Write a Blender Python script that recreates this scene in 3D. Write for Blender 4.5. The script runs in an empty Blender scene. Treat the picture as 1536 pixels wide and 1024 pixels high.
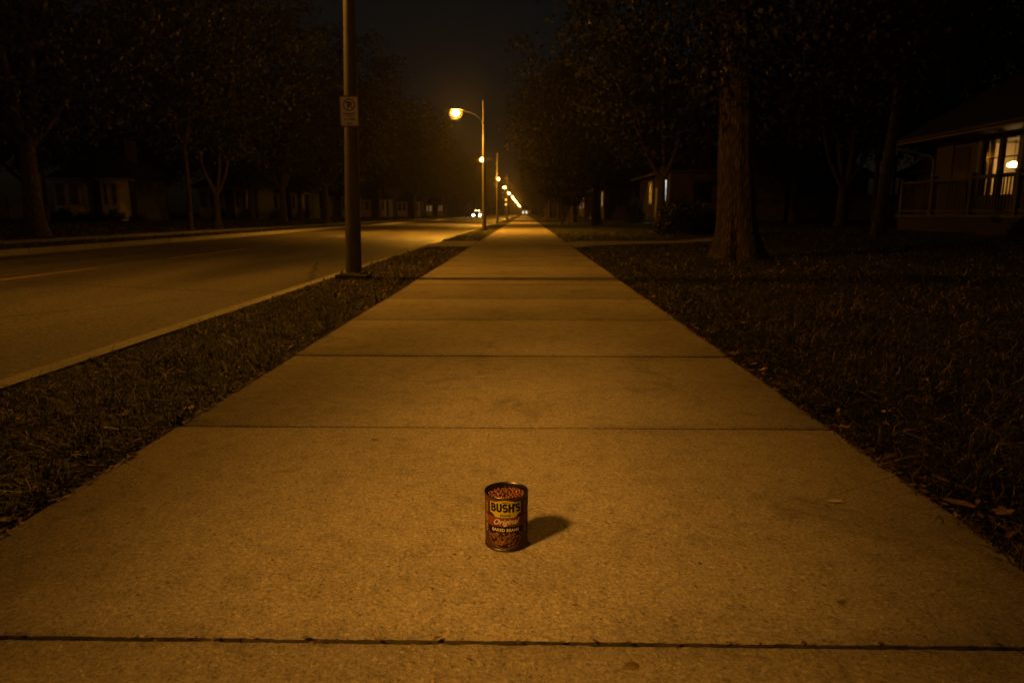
import bpy, math, random
import numpy as np
from mathutils import Vector, Matrix

R = math.radians
rng = np.random.default_rng(7)
random.seed(7)
scene = bpy.context.scene
COL = scene.collection

# ------------------------------------------------------------------ helpers
def tag(o, label=None, cat=None, group=None, kind=None):
    if label: o['label'] = label
    if cat: o['category'] = cat
    if group: o['group'] = group
    if kind: o['kind'] = kind
    return o

def empty(name, loc=(0, 0, 0), rz=0, label=None, cat=None, group=None):
    o = bpy.data.objects.new(name, None)
    o.empty_display_size = 0.2
    COL.objects.link(o)
    o.location = loc
    o.rotation_euler = (0, 0, rz)
    return tag(o, label, cat, group)

def copy_tree(o, parent=None):
    c = o.copy()
    COL.objects.link(c)
    c.parent = parent
    for ch in list(o.children):
        copy_tree(ch, c)
    return c

class MB:
    """collects verts / faces (with material slots) and links them as one mesh"""
    def __init__(s):
        s.v = []; s.f = []; s.m = []
    def add(s, verts, faces, mi=0):
        b = len(s.v)
        s.v += [tuple(x) for x in verts]
        s.f += [tuple(b + i for i in f) for f in faces]
        s.m += [mi] * len(faces)
        return s
    def box(s, c, d, mi=0, rz=0):
        cx, cy, cz = c; x, y, z = d[0] / 2, d[1] / 2, d[2] / 2
        ca, sa = math.cos(rz), math.sin(rz)
        vs = []
        for dz in (-z, z):
            for dx, dy in ((-x, -y), (x, -y), (x, y), (-x, y)):
                vs.append((cx + dx * ca - dy * sa, cy + dx * sa + dy * ca, cz + dz))
        return s.add(vs, [(3, 2, 1, 0), (4, 5, 6, 7), (0, 1, 5, 4), (1, 2, 6, 5), (2, 3, 7, 6), (3, 0, 4, 7)], mi)
    def bb(s, x0, x1, y0, y1, z0, z1, mi=0):
        return s.box(((x0 + x1) / 2, (y0 + y1) / 2, (z0 + z1) / 2), (x1 - x0, y1 - y0, z1 - z0), mi)
    def tube(s, pts, rad, n=10, mi=0, cap=True, lobes=None):
        pts = [Vector(p) for p in pts]
        k = len(pts)
        if not hasattr(rad, '__len__'): rad = [rad] * k
        vs = []; fs = []
        t0 = (pts[1] - pts[0]).normalized()
        ref = Vector((1, 0, 0)) if abs(t0.x) < .8 else Vector((0, 1, 0))
        u = (ref - t0 * ref.dot(t0)).normalized()
        for i, p in enumerate(pts):
            t = (pts[min(i + 1, k - 1)] - pts[max(i - 1, 0)]).normalized()
            u = (u - t * u.dot(t)).normalized()
            w = t.cross(u)
            for j in range(n):
                a = 2 * math.pi * j / n
                rr = rad[i] * (lobes(i, a) if lobes else 1)
                vs.append(p + u * (rr * math.cos(a)) + w * (rr * math.sin(a)))
        for i in range(k - 1):
            for j in range(n):
                j2 = (j + 1) % n
                fs.append((i * n + j, i * n + j2, (i + 1) * n + j2, (i + 1) * n + j))
        if cap:
            fs.append(tuple(reversed(range(n))))
            fs.append(tuple((k - 1) * n + j for j in range(n)))
        return s.add(vs, fs, mi)
    def lathe(s, prof, n=32, c=(0, 0, 0), mi=0):
        vs = []; fs = []
        for r, z in prof:
            for j in range(n):
                a = 2 * math.pi * j / n
                vs.append((c[0] + r * math.cos(a), c[1] + r * math.sin(a), c[2] + z))
        for i in range(len(prof) - 1):
            for j in range(n):
                j2 = (j + 1) % n
                fs.append((i * n + j, i * n + j2, (i + 1) * n + j2, (i + 1) * n + j))
        return s.add(vs, fs, mi)
    def ball(s, c, r, nu=10, nv=7, mi=0):
        rx, ry, rz = r if hasattr(r, '__len__') else (r, r, r)
        prof = []
        vs = []; fs = []
        for i in range(nv + 1):
            t = math.pi * i / nv - math.pi / 2
            for j in range(nu):
                a = 2 * math.pi * j / nu
                vs.append((c[0] + rx * math.cos(t) * math.cos(a), c[1] + ry * math.cos(t) * math.sin(a), c[2] + rz * math.sin(t)))
        for i in range(nv):
            for j in range(nu):
                j2 = (j + 1) % nu
                fs.append((i * nu + j, i * nu + j2, (i + 1) * nu + j2, (i + 1) * nu + j))
        return s.add(vs, fs, mi)
    def build(s, name, mats, parent=None, smooth=False, loc=None):
        me = bpy.data.meshes.new(name)
        me.from_pydata(s.v, [], s.f)
        if not isinstance(mats, (list, tuple)): mats = [mats]
        for m in mats: me.materials.append(m)
        if len(mats) > 1: me.polygons.foreach_set('material_index', s.m)
        if smooth:
            me.polygons.foreach_set('use_smooth', [True] * len(me.polygons))
            me.set_sharp_from_angle(angle=R(42))
        me.update()
        return link(name, me, parent, loc)

def link(name, me, parent=None, loc=None):
    o = bpy.data.objects.new(name, me)
    COL.objects.link(o)
    if parent: o.parent = parent
    if loc is not None: o.location = loc
    return o

def np_mesh(name, verts, nper, kind, mat, tone=None):
    """many equal little pieces in one mesh: verts (N, nper, 3); kind = list of face tuples of one piece"""
    N = len(verts)
    V = verts.reshape(-1, 3).astype(np.float32)
    lens = np.array([len(f) for f in kind] * N, np.int32)
    flat = np.array([i for f in kind for i in f], np.int32)
    loops = (flat[None, :] + (np.arange(N, dtype=np.int32) * nper)[:, None]).ravel()
    starts = np.concatenate([[0], np.cumsum(lens)[:-1]]).astype(np.int32)
    me = bpy.data.meshes.new(name)
    me.vertices.add(len(V)); me.vertices.foreach_set('co', V.ravel())
    me.loops.add(len(loops)); me.loops.foreach_set('vertex_index', loops.astype(np.int32))
    me.polygons.add(len(lens)); me.polygons.foreach_set('loop_start', starts)
    me.polygons.foreach_set('use_smooth', np.ones(len(lens), bool))
    if tone is not None:
        at = me.attributes.new('tone', 'FLOAT', 'POINT')
        at.data.foreach_set('value', np.repeat(tone.astype(np.float32), nper))
    me.materials.append(mat)
    me.update(); me.validate()
    return me

# ------------------------------------------------------------------ materials
def mat(name, col=(.5, .5, .5), rough=.7, metal=0, spec=.4):
    m = bpy.data.materials.new(name); m.use_nodes = True
    b = m.node_tree.nodes['Principled BSDF']
    b.inputs['Base Color'].default_value = (*col, 1)
    b.inputs['Roughness'].default_value = rough
    b.inputs['Metallic'].default_value = metal
    b.inputs['Specular IOR Level'].default_value = spec
    return m

class NT:
    def __init__(s, m):
        s.t = m.node_tree; s.n = s.t.nodes; s.b = s.n['Principled BSDF']
    def node(s, typ, **kw):
        x = s.n.new(typ)
        for k, v in kw.items():
            if k in x.inputs: x.inputs[k].default_value = v
            else: setattr(x, k, v)
        return x
    def l(s, a, b): s.t.links.new(a, b)
    def coords(s, scale=(1, 1, 1), kind='Object', rot=(0, 0, 0)):
        tc = s.node('ShaderNodeTexCoord'); mp = s.node('ShaderNodeMapping')
        mp.inputs['Scale'].default_value = scale
        mp.inputs['Rotation'].default_value = rot
        s.l(tc.outputs[kind], mp.inputs['Vector'])
        return mp.outputs['Vector']
    def noise(s, vec, scale, detail=4, rough=.55, dist=0):
        x = s.node('ShaderNodeTexNoise'); x.inputs['Scale'].default_value = scale
        x.inputs['Detail'].default_value = detail; x.inputs['Roughness'].default_value = rough
        x.inputs['Distortion'].default_value = dist
        s.l(vec, x.inputs['Vector']); return x.outputs['Fac']
    def ramp(s, fac, stops):
        x = s.node('ShaderNodeValToRGB'); e = x.color_ramp.elements
        while len(e) < len(stops): e.new(.5)
        for i, (p, c) in enumerate(stops):
            e[i].position = p; e[i].color = (*c, 1) if hasattr(c, '__len__') else (c, c, c, 1)
        s.l(fac, x.inputs['Fac']); return x.outputs['Color']
    def mix(s, fac, a, b, mode='MIX'):
        x = s.node('ShaderNodeMix', data_type='RGBA', blend_type=mode)
        for i, v in ((0, fac), (6, a), (7, b)):
            if hasattr(v, 'is_linked'): s.l(v, x.inputs[i])
            elif i == 0: x.inputs[0].default_value = v
            else: x.inputs[i].default_value = (*v, 1)
        return x.outputs[2]
    def bump(s, h, strength=.5, dist=.01, prev=None):
        x = s.node('ShaderNodeBump'); x.inputs['Strength'].default_value = strength
        x.inputs['Distance'].default_value = dist
        s.l(h, x.inputs['Height'])
        if prev is not None: s.l(prev, x.inputs['Normal'])
        return x.outputs['Normal']
    def out(s, col=None, nor=None, rough=None):
        if col is not None: s.l(col, s.b.inputs['Base Color'])
        if nor is not None: s.l(nor, s.b.inputs['Normal'])
        if rough is not None: s.l(rough, s.b.inputs['Roughness'])

def noisy(name, c1, c2, scale=4, rough=.8, bump=.3, dist=.01, metal=0, stretch=(1, 1, 1), detail=5):
    m = mat(name, c1, rough, metal); t = NT(m)
    v = t.coords(stretch)
    f = t.noise(v, scale, detail)
    t.out(t.ramp(f, [(.3, c1), (.7, c2)]), t.bump(t.noise(v, scale * 5, 4), bump, dist))
    return m

def concrete(name, base, fine=1.0, slabs=False):
    m = mat(name, base, .88, 0, .3); t = NT(m)
    v = t.coords()
    b = np.array(base)
    big = t.noise(v, 1.6, 5, .6)
    col = t.ramp(big, [(.3, tuple(b * .82)), (.52, tuple(b)), (.75, tuple(b * 1.12))])
    mid = t.noise(v, 16, 6, .65, .4)
    col = t.mix(.8, col, t.ramp(mid, [(.28, .62), (.48, .97), (.75, 1.12)]), 'MULTIPLY')
    grit = t.noise(v, 112, 6, .74, .7)
    col = t.mix(.9 * fine, col, t.ramp(grit, [(.34, .30), (.44, .80), (.55, 1.04), (.67, 1.65)]), 'MULTIPLY')
    if slabs:
        sp = t.node('ShaderNodeSeparateXYZ'); t.l(v, sp.inputs[0])
        m1 = t.node('ShaderNodeMath', operation='MULTIPLY_ADD'); m1.inputs[1].default_value = 1 / 1.272; m1.inputs[2].default_value = -1.128 / 1.272
        t.l(sp.outputs['Y'], m1.inputs[0])
        fl0 = t.node('ShaderNodeMath', operation='FLOOR'); t.l(m1.outputs[0], fl0.inputs[0])
        wn = t.node('ShaderNodeTexWhiteNoise', noise_dimensions='1D'); t.l(fl0.outputs[0], wn.inputs['W'])
        col = t.mix(1, col, t.ramp(wn.outputs['Value'], [(0, .84), (1, 1.08)]), 'MULTIPLY')
        fr = t.node('ShaderNodeMath', operation='PINGPONG'); fr.inputs[1].default_value = .5; t.l(m1.outputs[0], fr.inputs[0])
        ed = t.node('ShaderNodeMath', operation='MULTIPLY_ADD'); ed.inputs[1].default_value = .10; t.l(big, ed.inputs[0]); t.l(fr.outputs[0], ed.inputs[2])
        col = t.mix(1, col, t.ramp(ed.outputs[0], [(.045, .80), (.075, .94), (.12, 1.)]), 'MULTIPLY')
        st = t.noise(t.coords((1.0, .8, 1)), 2.7, 6, .7, .8)
        col = t.mix(1, col, t.ramp(st, [(.30, .68), (.42, 1.), (.8, 1.05)]), 'MULTIPLY')
    # dark pits and little chips
    vo = t.node('ShaderNodeTexVoronoi', feature='F1'); vo.inputs['Scale'].default_value = 46
    t.l(v, vo.inputs['Vector'])
    pick = t.noise(v, 21, 3)
    pit = t.mix(1, t.ramp(vo.outputs['Distance'], [(.10, 1.), (.22, 0.)]), t.ramp(pick, [(.51, 0.), (.60, 1.)]), 'MULTIPLY')
    col = t.mix(pit, col, tuple(b * .33))
    vo2 = t.node('ShaderNodeTexVoronoi', feature='F1'); vo2.inputs['Scale'].default_value = 70
    mp = t.coords((1, 1, 1), rot=(0, 0, .6)); t.l(mp, vo2.inputs['Vector'])
    pick2 = t.noise(mp, 17, 3)
    fl = t.mix(1, t.ramp(vo2.outputs['Distance'], [(.10, 1.), (.2, 0.)]), t.ramp(pick2, [(.58, 0.), (.66, 1.)]), 'MULTIPLY')
    col = t.mix(fl, col, tuple(b * 1.7))
    n1 = t.bump(grit, .9 * fine, .007)
    n2 = t.bump(t.noise(v, 34, 5, .7), .8 * fine, .010, n1)
    n3 = t.bump(pit, -.5, .004, n2)
    t.out(col, n3)
    return m

M = {}
M['walk'] = concrete('sidewalk concrete', (.37, .31, .225), 1.0, True)
M['kerb'] = concrete('kerb concrete', (.30, .275, .23), .7)
M['drive'] = concrete('driveway concrete', (.31, .28, .23), .7)
M['joint'] = noisy('joint dirt', (.015, .012, .008), (.05, .04, .028), 40, .95)

def asphalt():
    m = mat('asphalt', (.07, .065, .06), .62, 0, .45); t = NT(m)
    v = t.coords()
    big = t.noise(t.coords((1, .15, 1)), .9, 5, .6)
    col = t.ramp(big, [(.3, (.060, .050, .038)), (.5, (.095, .080, .062)), (.7, (.140, .118, .092))])
    gr = t.noise(v, 38, 6, .8)
    col = t.mix(.8, col, t.ramp(gr, [(.36, .15), (.5, .95), (.64, 2.7)]), 'MULTIPLY')
    cr = t.node('ShaderNodeTexVoronoi', feature='DISTANCE_TO_EDGE'); cr.inputs['Scale'].default_value = .22
    wob = t.noise(v, 2.5, 6, .7)
    mv = t.mix(.12, v, wob); t.l(mv, cr.inputs['Vector'])
    ck = t.ramp(cr.outputs['Distance'], [(.0, 1.), (.006, 0.)])
    col = t.mix(ck, col, (.02, .018, .015))
    t.out(col, t.bump(gr, .9, .012), t.ramp(big, [(.3, .5), (.7, .72)]))
    return m
M['asphalt'] = asphalt()
M['paint'] = noisy('worn yellow road paint', (.50, .32, .05), (.24, .17, .055), 9, .7)

def soil():
    m = mat('lawn soil', (.03, .03, .015), .95, 0, .2); t = NT(m)
    v = t.coords()
    a = t.noise(v, .7, 6, .65)
    f = t.noise(v, 26, 6, .75, 1.0)
    col = t.ramp(f, [(.3, (.012, .011, .006)), (.5, (.032, .036, .013)), (.64, (.055, .048, .02)), (.8, (.12, .085, .035))])
    col = t.mix(.6, col, t.ramp(a, [(.3, .6), (.7, 1.3)]), 'MULTIPLY')
    t.out(col, t.bump(f, 1, .05))
    return m
M['soil'] = soil()

def toned(name, stops, rough=.75, trans=.0, spec=.3):
    m = mat(name, (.05, .06, .02), rough, 0, spec); t = NT(m)
    a = t.node('ShaderNodeAttribute', attribute_name='tone')
    t.out(t.ramp(a.outputs['Fac'], stops))
    return m
M['blade'] = toned('grass blades', [(0, (.014, .016, .006)), (.45, (.036, .039, .014)), (.72, (.075, .062, .024)), (.86, (.22, .15, .062)), (1, (.52, .37, .18))], .6, .0, .25)
M['leafgreen'] = toned('tree leaves', [(0, (.014, .017, .007)), (.5, (.030, .032, .012)), (.85, (.056, .050, .018)), (1, (.10, .07, .026))], .6)
M['litter'] = toned('dry leaf litter', [(0, (.05, .028, .012)), (.5, (.16, .088, .032)), (.85, (.42, .24, .09)), (1, (.62, .44, .24))], .7)

def leafmat(name, c):
    m = mat(name, c, .6); t = NT(m); v = t.coords((1, 1, 1))
    t.out(t.ramp(t.noise(v, 60, 4), [(.3, tuple(np.array(c) * .6)), (.7, tuple(np.array(c) * 1.25))]), t.bump(t.noise(v, 90, 3), .5, .002))
    return m
M['dry_a'] = leafmat('dry brown leaf', (.25, .14, .055))
M['dry_b'] = leafmat('dry tan leaf', (.38, .24, .10))
M['dry_c'] = leafmat('dry dark leaf', (.12, .07, .03))
M['dry_pale'] = leafmat('pale dry leaf', (.62, .52, .38))

def bark(name, c1, c2, sc=1.0):
    m = mat(name, c1, .92, 0, .2); t = NT(m)
    v0 = t.coords((1, 1, 1))
    wob = t.noise(v0, 6, 3)
    v = t.coords((27 * sc, 27 * sc, 4.2 * sc))
    vv = t.mix(.10, v, wob, 'ADD')
    vo = t.node('ShaderNodeTexVoronoi', feature='DISTANCE_TO_EDGE'); vo.inputs['Scale'].default_value = 1
    vo.inputs['Randomness'].default_value = 1
    t.l(vv, vo.inputs['Vector'])
    h = t.ramp(vo.outputs['Distance'], [(0, 0.), (.3, .9), (.6, 1.)])
    f = t.noise(t.coords((30, 30, 9)), 2, 5, .7)
    col = t.mix(1, t.ramp(h, [(0, tuple(np.array(c1) * .5)), (.6, c1), (1, c2)]), t.ramp(f, [(.3, .6), (.7, 1.3)]), 'MULTIPLY')
    n = t.bump(h, .9, .022); n = t.bump(f, .6, .012, n)
    t.out(col, n)
    return m
M['bark_big'] = bark('ridged bark', (.10, .070, .047), (.17, .125, .085))
M['bark'] = bark('grey bark', (.085, .064, .045), (.125, .098, .072), .8)

M['pole'] = noisy('weathered concrete pole', (.10, .085, .068), (.15, .127, .10), 5, .7, .25, .004, 0, (3, 3, .6))
M['housing'] = mat('lamp housing', (.04, .04, .04), .6, .2)

def emis(name, col, strength):
    m = bpy.data.materials.new(name); m.use_nodes = True
    nt = m.node_tree; nt.nodes.clear()
    e = nt.nodes.new('ShaderNodeEmission'); o = nt.nodes.new('ShaderNodeOutputMaterial')
    e.inputs['Color'].default_value = (*col, 1); e.inputs['Strength'].default_value = strength
    nt.links.new(e.outputs[0], o.inputs[0]); return m
SODIUM = (1, .445, .062)
M['bowl'] = emis('sodium lamp bulb', (1, .41, .030), 2000)
def amber_glass():  # faintly scattering shell that stands in for the amber glow round a bulb
    m = bpy.data.materials.new('amber refractor glass'); m.use_nodes = True
    nt = m.node_tree; nt.nodes.clear()
    o = nt.nodes.new('ShaderNodeOutputMaterial'); mx = nt.nodes.new('ShaderNodeMixShader'); mx.inputs[0].default_value = .0075
    tr = nt.nodes.new('ShaderNodeBsdfTransparent'); tl = nt.nodes.new('ShaderNodeBsdfTranslucent')
    tl.inputs[0].default_value = (.55, .55, .4, 1)
    nt.links.new(tr.outputs[0], mx.inputs[1]); nt.links.new(tl.outputs[0], mx.inputs[2]); nt.links.new(mx.outputs[0], o.inputs[0])
    return m
M['glow_shell'] = amber_glass()
M['bowl_dim'] = emis('dim sodium lamp bowl', (1, .42, .04), 760)
M['bowl_fill'] = emis('unseen fill lamp bowl', (1, .44, .06), 600)  # bulb of the added fill lamp out of view

def siding(name, c, pitch=.14):
    m = mat(name, c, .7); t = NT(m)
    v = t.coords()
    w = t.node('ShaderNodeTexWave', wave_type='BANDS', bands_direction='Z', wave_profile='SAW')
    w.inputs['Scale'].default_value = math.pi / 10 / pitch * 2 / 2; t.l(v, w.inputs['Vector'])
    n = t.noise(v, 1.3, 5, .6)
    t.out(t.mix(.7, c, t.ramp(n, [(.3, .7), (.7, 1.15)]), 'MULTIPLY'), t.bump(w.outputs['Fac'], 1, .02))
    return m
M['siding_tan'] = siding('tan board siding', (.115, .092, .064))
M['siding_cream'] = siding('cream board siding', (.46, .39, .26))
M['siding_grey'] = siding('grey board siding', (.05, .047, .04))

def brick(name, c1, c2, mortar):
    m = mat(name, c1, .85); t = NT(m)
    tc = t.node('ShaderNodeTexCoord')
    sp = t.node('ShaderNodeSeparateXYZ'); t.l(tc.outputs['Object'], sp.inputs[0])
    ad = t.node('ShaderNodeMath', operation='ADD'); t.l(sp.outputs['X'], ad.inputs[0]); t.l(sp.outputs['Y'], ad.inputs[1])
    cb = t.node('ShaderNodeCombineXYZ'); t.l(ad.outputs[0], cb.inputs['X']); t.l(sp.outputs['Z'], cb.inputs['Y'])
    b = t.node('ShaderNodeTexBrick'); t.l(cb.outputs[0], b.inputs['Vector'])
    b.inputs['Color1'].default_value = (*c1, 1); b.inputs['Color2'].default_value = (*c2, 1); b.inputs['Mortar'].default_value = (*mortar, 1)
    b.inputs['Scale'].default_value = 1; b.inputs['Brick Width'].default_value = .24; b.inputs['Row Height'].default_value = .085
    b.inputs['Mortar Size'].default_value = .008
    n = t.noise(tc.outputs['Object'], 8, 4)
    t.out(t.mix(.6, b.outputs['Color'], t.ramp(n, [(.3, .65), (.7, 1.2)]), 'MULTIPLY'), t.bump(b.outputs['Fac'], -.6, .01))
    return m
M['brick'] = brick('porch brick', (.055, .032, .02), (.042, .026, .018), (.065, .055, .042))
M['brick_dark'] = brick('dark wall brick', (.12, .07, .05), (.09, .055, .04), (.13, .11, .09))
M['shingle'] = noisy('roof shingles', (.014, .013, .012), (.032, .029, .026), 7, .9, .6, .02, 0, (1, 4, 4))
M['trim'] = noisy('painted trim', (.24, .20, .145), (.30, .26, .19), 5, .6, .1)
M['trim_dark'] = noisy('dark painted trim', (.055, .045, .035), (.09, .075, .055), 5, .6, .1)
M['rail'] = noisy('dark porch railing', (.05, .04, .028), (.085, .065, .045), 6, .6, .1)
M['plaster'] = noisy('room plaster', (.62, .50, .30), (.7, .56, .34), 3, .9, .05)
M['darkglass'] = mat('dark window glass', (.008, .008, .009), .3, 0, .4)
M['door'] = noisy('dark door', (.05, .03, .02), (.07, .045, .03), 5, .5)
def glass():
    m = bpy.data.materials.new('clear pane'); m.use_nodes = True
    nt = m.node_tree; nt.nodes.clear()
    o = nt.nodes.new('ShaderNodeOutputMaterial'); mx = nt.nodes.new('ShaderNodeMixShader')
    tr = nt.nodes.new('ShaderNodeBsdfTransparent'); gl = nt.nodes.new('ShaderNodeBsdfGlossy')
    gl.inputs['Roughness'].default_value = .05; mx.inputs[0].default_value = .08
    tr.inputs[0].default_value = (.9, .88, .8, 1)
    nt.links.new(tr.outputs[0], mx.inputs[1]); nt.links.new(gl.outputs[0], mx.inputs[2]); nt.links.new(mx.outputs[0], o.inputs[0])
    return m
M['glass'] = glass()
M['fence'] = noisy('weathered fence boards', (.17, .14, .11), (.25, .21, .17), 3, .9, .3, .01, 0, (6, 6, .5))

# ------------------------------------------------------------------ setting: ground, road, walk
WL, WR = -1.235, 1.085            # sidewalk edges
CI, CO = -2.30, -2.44             # near kerb
FO, FI = -10.65, -10.85           # far kerb
ROADZ = -.115
D0, D1 = 16.2, 19.4               # driveway crossing

def hgt(x, y):
    n = .5 * math.sin(x * .9 + y * .37) + .5 * math.sin(x * .31 - y * .53 + 1.7)
    if x >= WR:
        e = min(1, (x - WR) / .35)
        return -.035 * (1 - e) - .006 + e * .012 * n + (.0 if x < 6 else .018 * min(x - 6, 12))
    if x > CO: return -.018 + .008 * n
    if x >= FI + .03: return -.32
    far = -x + FI
    return -.012 + .006 * n + max(0, min(1, (far - 3.6) / 14)) * .36

xs = [-700, -250, -120, -70, -45, -36, -31, -28, -25, -22, -20, -18, -16.5, -15.2, -14.3, -13.6, -12.9, -12, -11.4, -10.86,
      -10.80, -2.36, -2.32, -2.1, -1.8, -1.5, WL - .03, WL + .02, -.5, .4, WR - .02, WR + .02, 1.2, 1.45, 1.8, 2.2, 2.7, 3.2, 4, 5, 6, 7.5, 9,
      11, 13, 15, 18, 24, 35, 60, 120, 250, 700]
ys = [-40, -15, -6] + [-3 + .5 * i for i in range(46)] + [20 + 1.5 * i for i in range(30)] + [70, 80, 95, 110, 130, 155, 190, 240, 300, 400, 520, 720]
vs = []; fs = []
def gh(x, y):
    if WL - .01 <= x <= WR - .01: return -.14
    if -10.82 <= x <= -2.355: return -.32
    return hgt(x, y)
for y in ys:
    for x in xs: vs.append((x, y, gh(x, y)))
nx = len(xs)
for j in range(len(ys) - 1):
    for i in range(nx - 1):
        a = j * nx + i
        fs.append((a, a + 1, a + nx + 1, a + nx))
MB().add(vs, fs).build('ground', M['soil'], smooth=True)['kind'] = 'structure'

# road with centre dashes
b = MB()
b.add([(CO - .001, -40, ROADZ), (FO + .001, -40, ROADZ), (FO + .001, 715, ROADZ), (CO - .001, 715, ROADZ)], [(3, 2, 1, 0)])
y = 1.1
while y < 420:
    b.add([(-6.95, y, ROADZ + .004), (-6.83, y, ROADZ + .004), (-6.83, y + 3.9, ROADZ + .004), (-6.95, y + 3.9, ROADZ + .004)], [(0, 1, 2, 3)], 1)
    y += 6.2
b.build('road', [M['asphalt'], M['paint']])['kind'] = 'structure'

def slab(b, x0, x1, y0, y1, z, depth, nxs, bev=.007, jit=.0, mi=0, dark=None):
    """a concrete slab with slightly worn, rounded upper edges"""
    ex = np.linspace(x0, x1, nxs + 1)
    rows = [(y0, z - depth, 0), (y0, z - bev, 1), (y0 + bev * .45, z - bev * .35, 1), (y0 + bev * 1.3, z, 1),
            (y1 - bev * 1.3, z, 2), (y1 - bev * .45, z - bev * .35, 2), (y1, z - bev, 2), (y1, z - depth, 0)]
    j1 = np.cumsum(rng.normal(0, jit * .35, nxs + 1)); j1 -= j1.mean(); j1 = np.clip(j1, -jit, jit) + rng.normal(0, jit * .25, nxs + 1)
    j2 = np.cumsum(rng.normal(0, jit * .35, nxs + 1)); j2 -= j2.mean(); j2 = np.clip(j2, -jit, jit) + rng.normal(0, jit * .25, nxs + 1)
    vs = []
    for (yy, zz, k) in rows:
        for i, x in enumerate(ex):
            vs.append((x, yy + (abs(j1[i]) if k == 1 else -abs(j2[i]) if k == 2 else 0), zz))
    n = nxs + 1; fs = []
    for r_ in range(len(rows) - 1):
        for i in range(nxs):
            fs.append((r_ * n + i, r_ * n + i + 1, (r_ + 1) * n + i + 1, (r_ + 1) * n + i))
    fs.append(tuple(r_ * n for r_ in range(len(rows))))
    fs.append(tuple(r_ * n + nxs for r_ in reversed(range(len(rows)))))
    b.add(vs, fs, mi)
    if dark is not None:
        q = len(b.m) - len(fs)
        for r_ in (0, 1, 5, 6):
            for i in range(nxs): b.m[q + r_ * nxs + i] = dark

walk = MB()
step = 1.272; g = .0018
yy = 1.128 - 5 * step
k = 0
while yy < 430:
    near = -1 < yy < 8
    big = yy > 60
    st = step * (8 if big else 1)
    slab(walk, WL + .004 * math.sin(k * 2.3), WR + .004 * math.sin(k * 1.7 + 1), yy + g, yy + st - g, .0015 * math.sin(k * 1.9), .1, 260 if near else 8,
         .0055, .0034 if near else 0, 0, 1)
    yy += st; k += 1
walk.bb(WL + .02, WR - .02, -8, 430, -.12, -.05, 1)
walk.build('sidewalk', [M['walk'], M['joint']], smooth=True)['kind'] = 'structure'

dr = MB()
def apron(x0, x1, z0, z1, mi=0):
    dr.add([(x0, D0, z0), (x1, D0, z1), (x1, D1, z1), (x0, D1, z0)], [(0, 1, 2, 3)], mi)
apron(CI + .02, WL - .012, -.004, .004)
dr.build('driveway', M['drive'])['kind'] = 'structure'

pth = MB()
pl = [(1.097, 16.2, 1.097, 19.4), (1.6, 16.5, 1.6, 19.3), (2.4, 17.1, 2.3, 19.35), (4.2, 18.3, 3.9, 19.7), (6.2, 20.6, 5.7, 21.6), (8.0, 24.5, 7.3, 25.1), (8.9, 30, 8.1, 30.3), (9.2, 40, 8.3, 40), (9.4, 54, 8.4, 54)]
vs = []
for a0, b0, a1, b1 in pl: vs += [(a0, b0, hgt(a0, b0) + .014), (a1, b1, hgt(a1, b1) + .014)]
pth.add(vs, [(2 * i, 2 * i + 2, 2 * i + 3, 2 * i + 1) for i in range(len(pl) - 1)])
pth.build('path', M['drive'])['kind'] = 'structure'
kb = MB()
y = -12.0; k = 0
while y < 420:
    L = 3.0 if y < 80 else 24
    if not (y > D0 - .2 and y < D1 - .5):
        zt = -.006
    else: zt = -.06
    kb.add([(CI, y + .006, -.3), (CI, y + .006, zt), (CO + .02, y + .006, zt), (CO + .004, y + .006, zt - .016), (CO, y + .006, -.3),
            (CI, y + L - .006, -.3), (CI, y + L - .006, zt), (CO + .02, y + L - .006, zt), (CO + .004, y + L - .006, zt - .016), (CO, y + L - .006, -.3)],
           [(0, 1, 6, 5), (1, 2, 7, 6), (2, 3, 8, 7), (3, 4, 9, 8), (4, 3, 2, 1, 0), (5, 6, 7, 8, 9)])
    kb.add([(FI, y + .01, -.3), (FI, y + .01, .008), (FO - .02, y + .01, .008), (FO, y + .01, -.3),
            (FI, y + L - .01, -.3), (FI, y + L - .01, .008), (FO - .02, y + L - .01, .008), (FO, y + L - .01, -.3)],
           [(0, 4, 5, 1), (1, 5, 6, 2), (2, 6, 7, 3), (0, 1, 2, 3), (7, 6, 5, 4)])
    y += L; k += 1
kb.build('kerb', M['kerb'])['kind'] = 'structure'

fw = MB()
y = -10
while y < 400:
    L = 1.6 if y < 70 else 12
    slab(fw, -14.3, -12.95, y + .008, y + L - .008, .012, .08, 2, .01)
    y += L
fw.build('far_sidewalk', M['drive'])['kind'] = 'structure'

# ------------------------------------------------------------------ grass and litter
def hgt_np(x, y):
    return np.array([hgt(a, b) for a, b in zip(x, y)])

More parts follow.
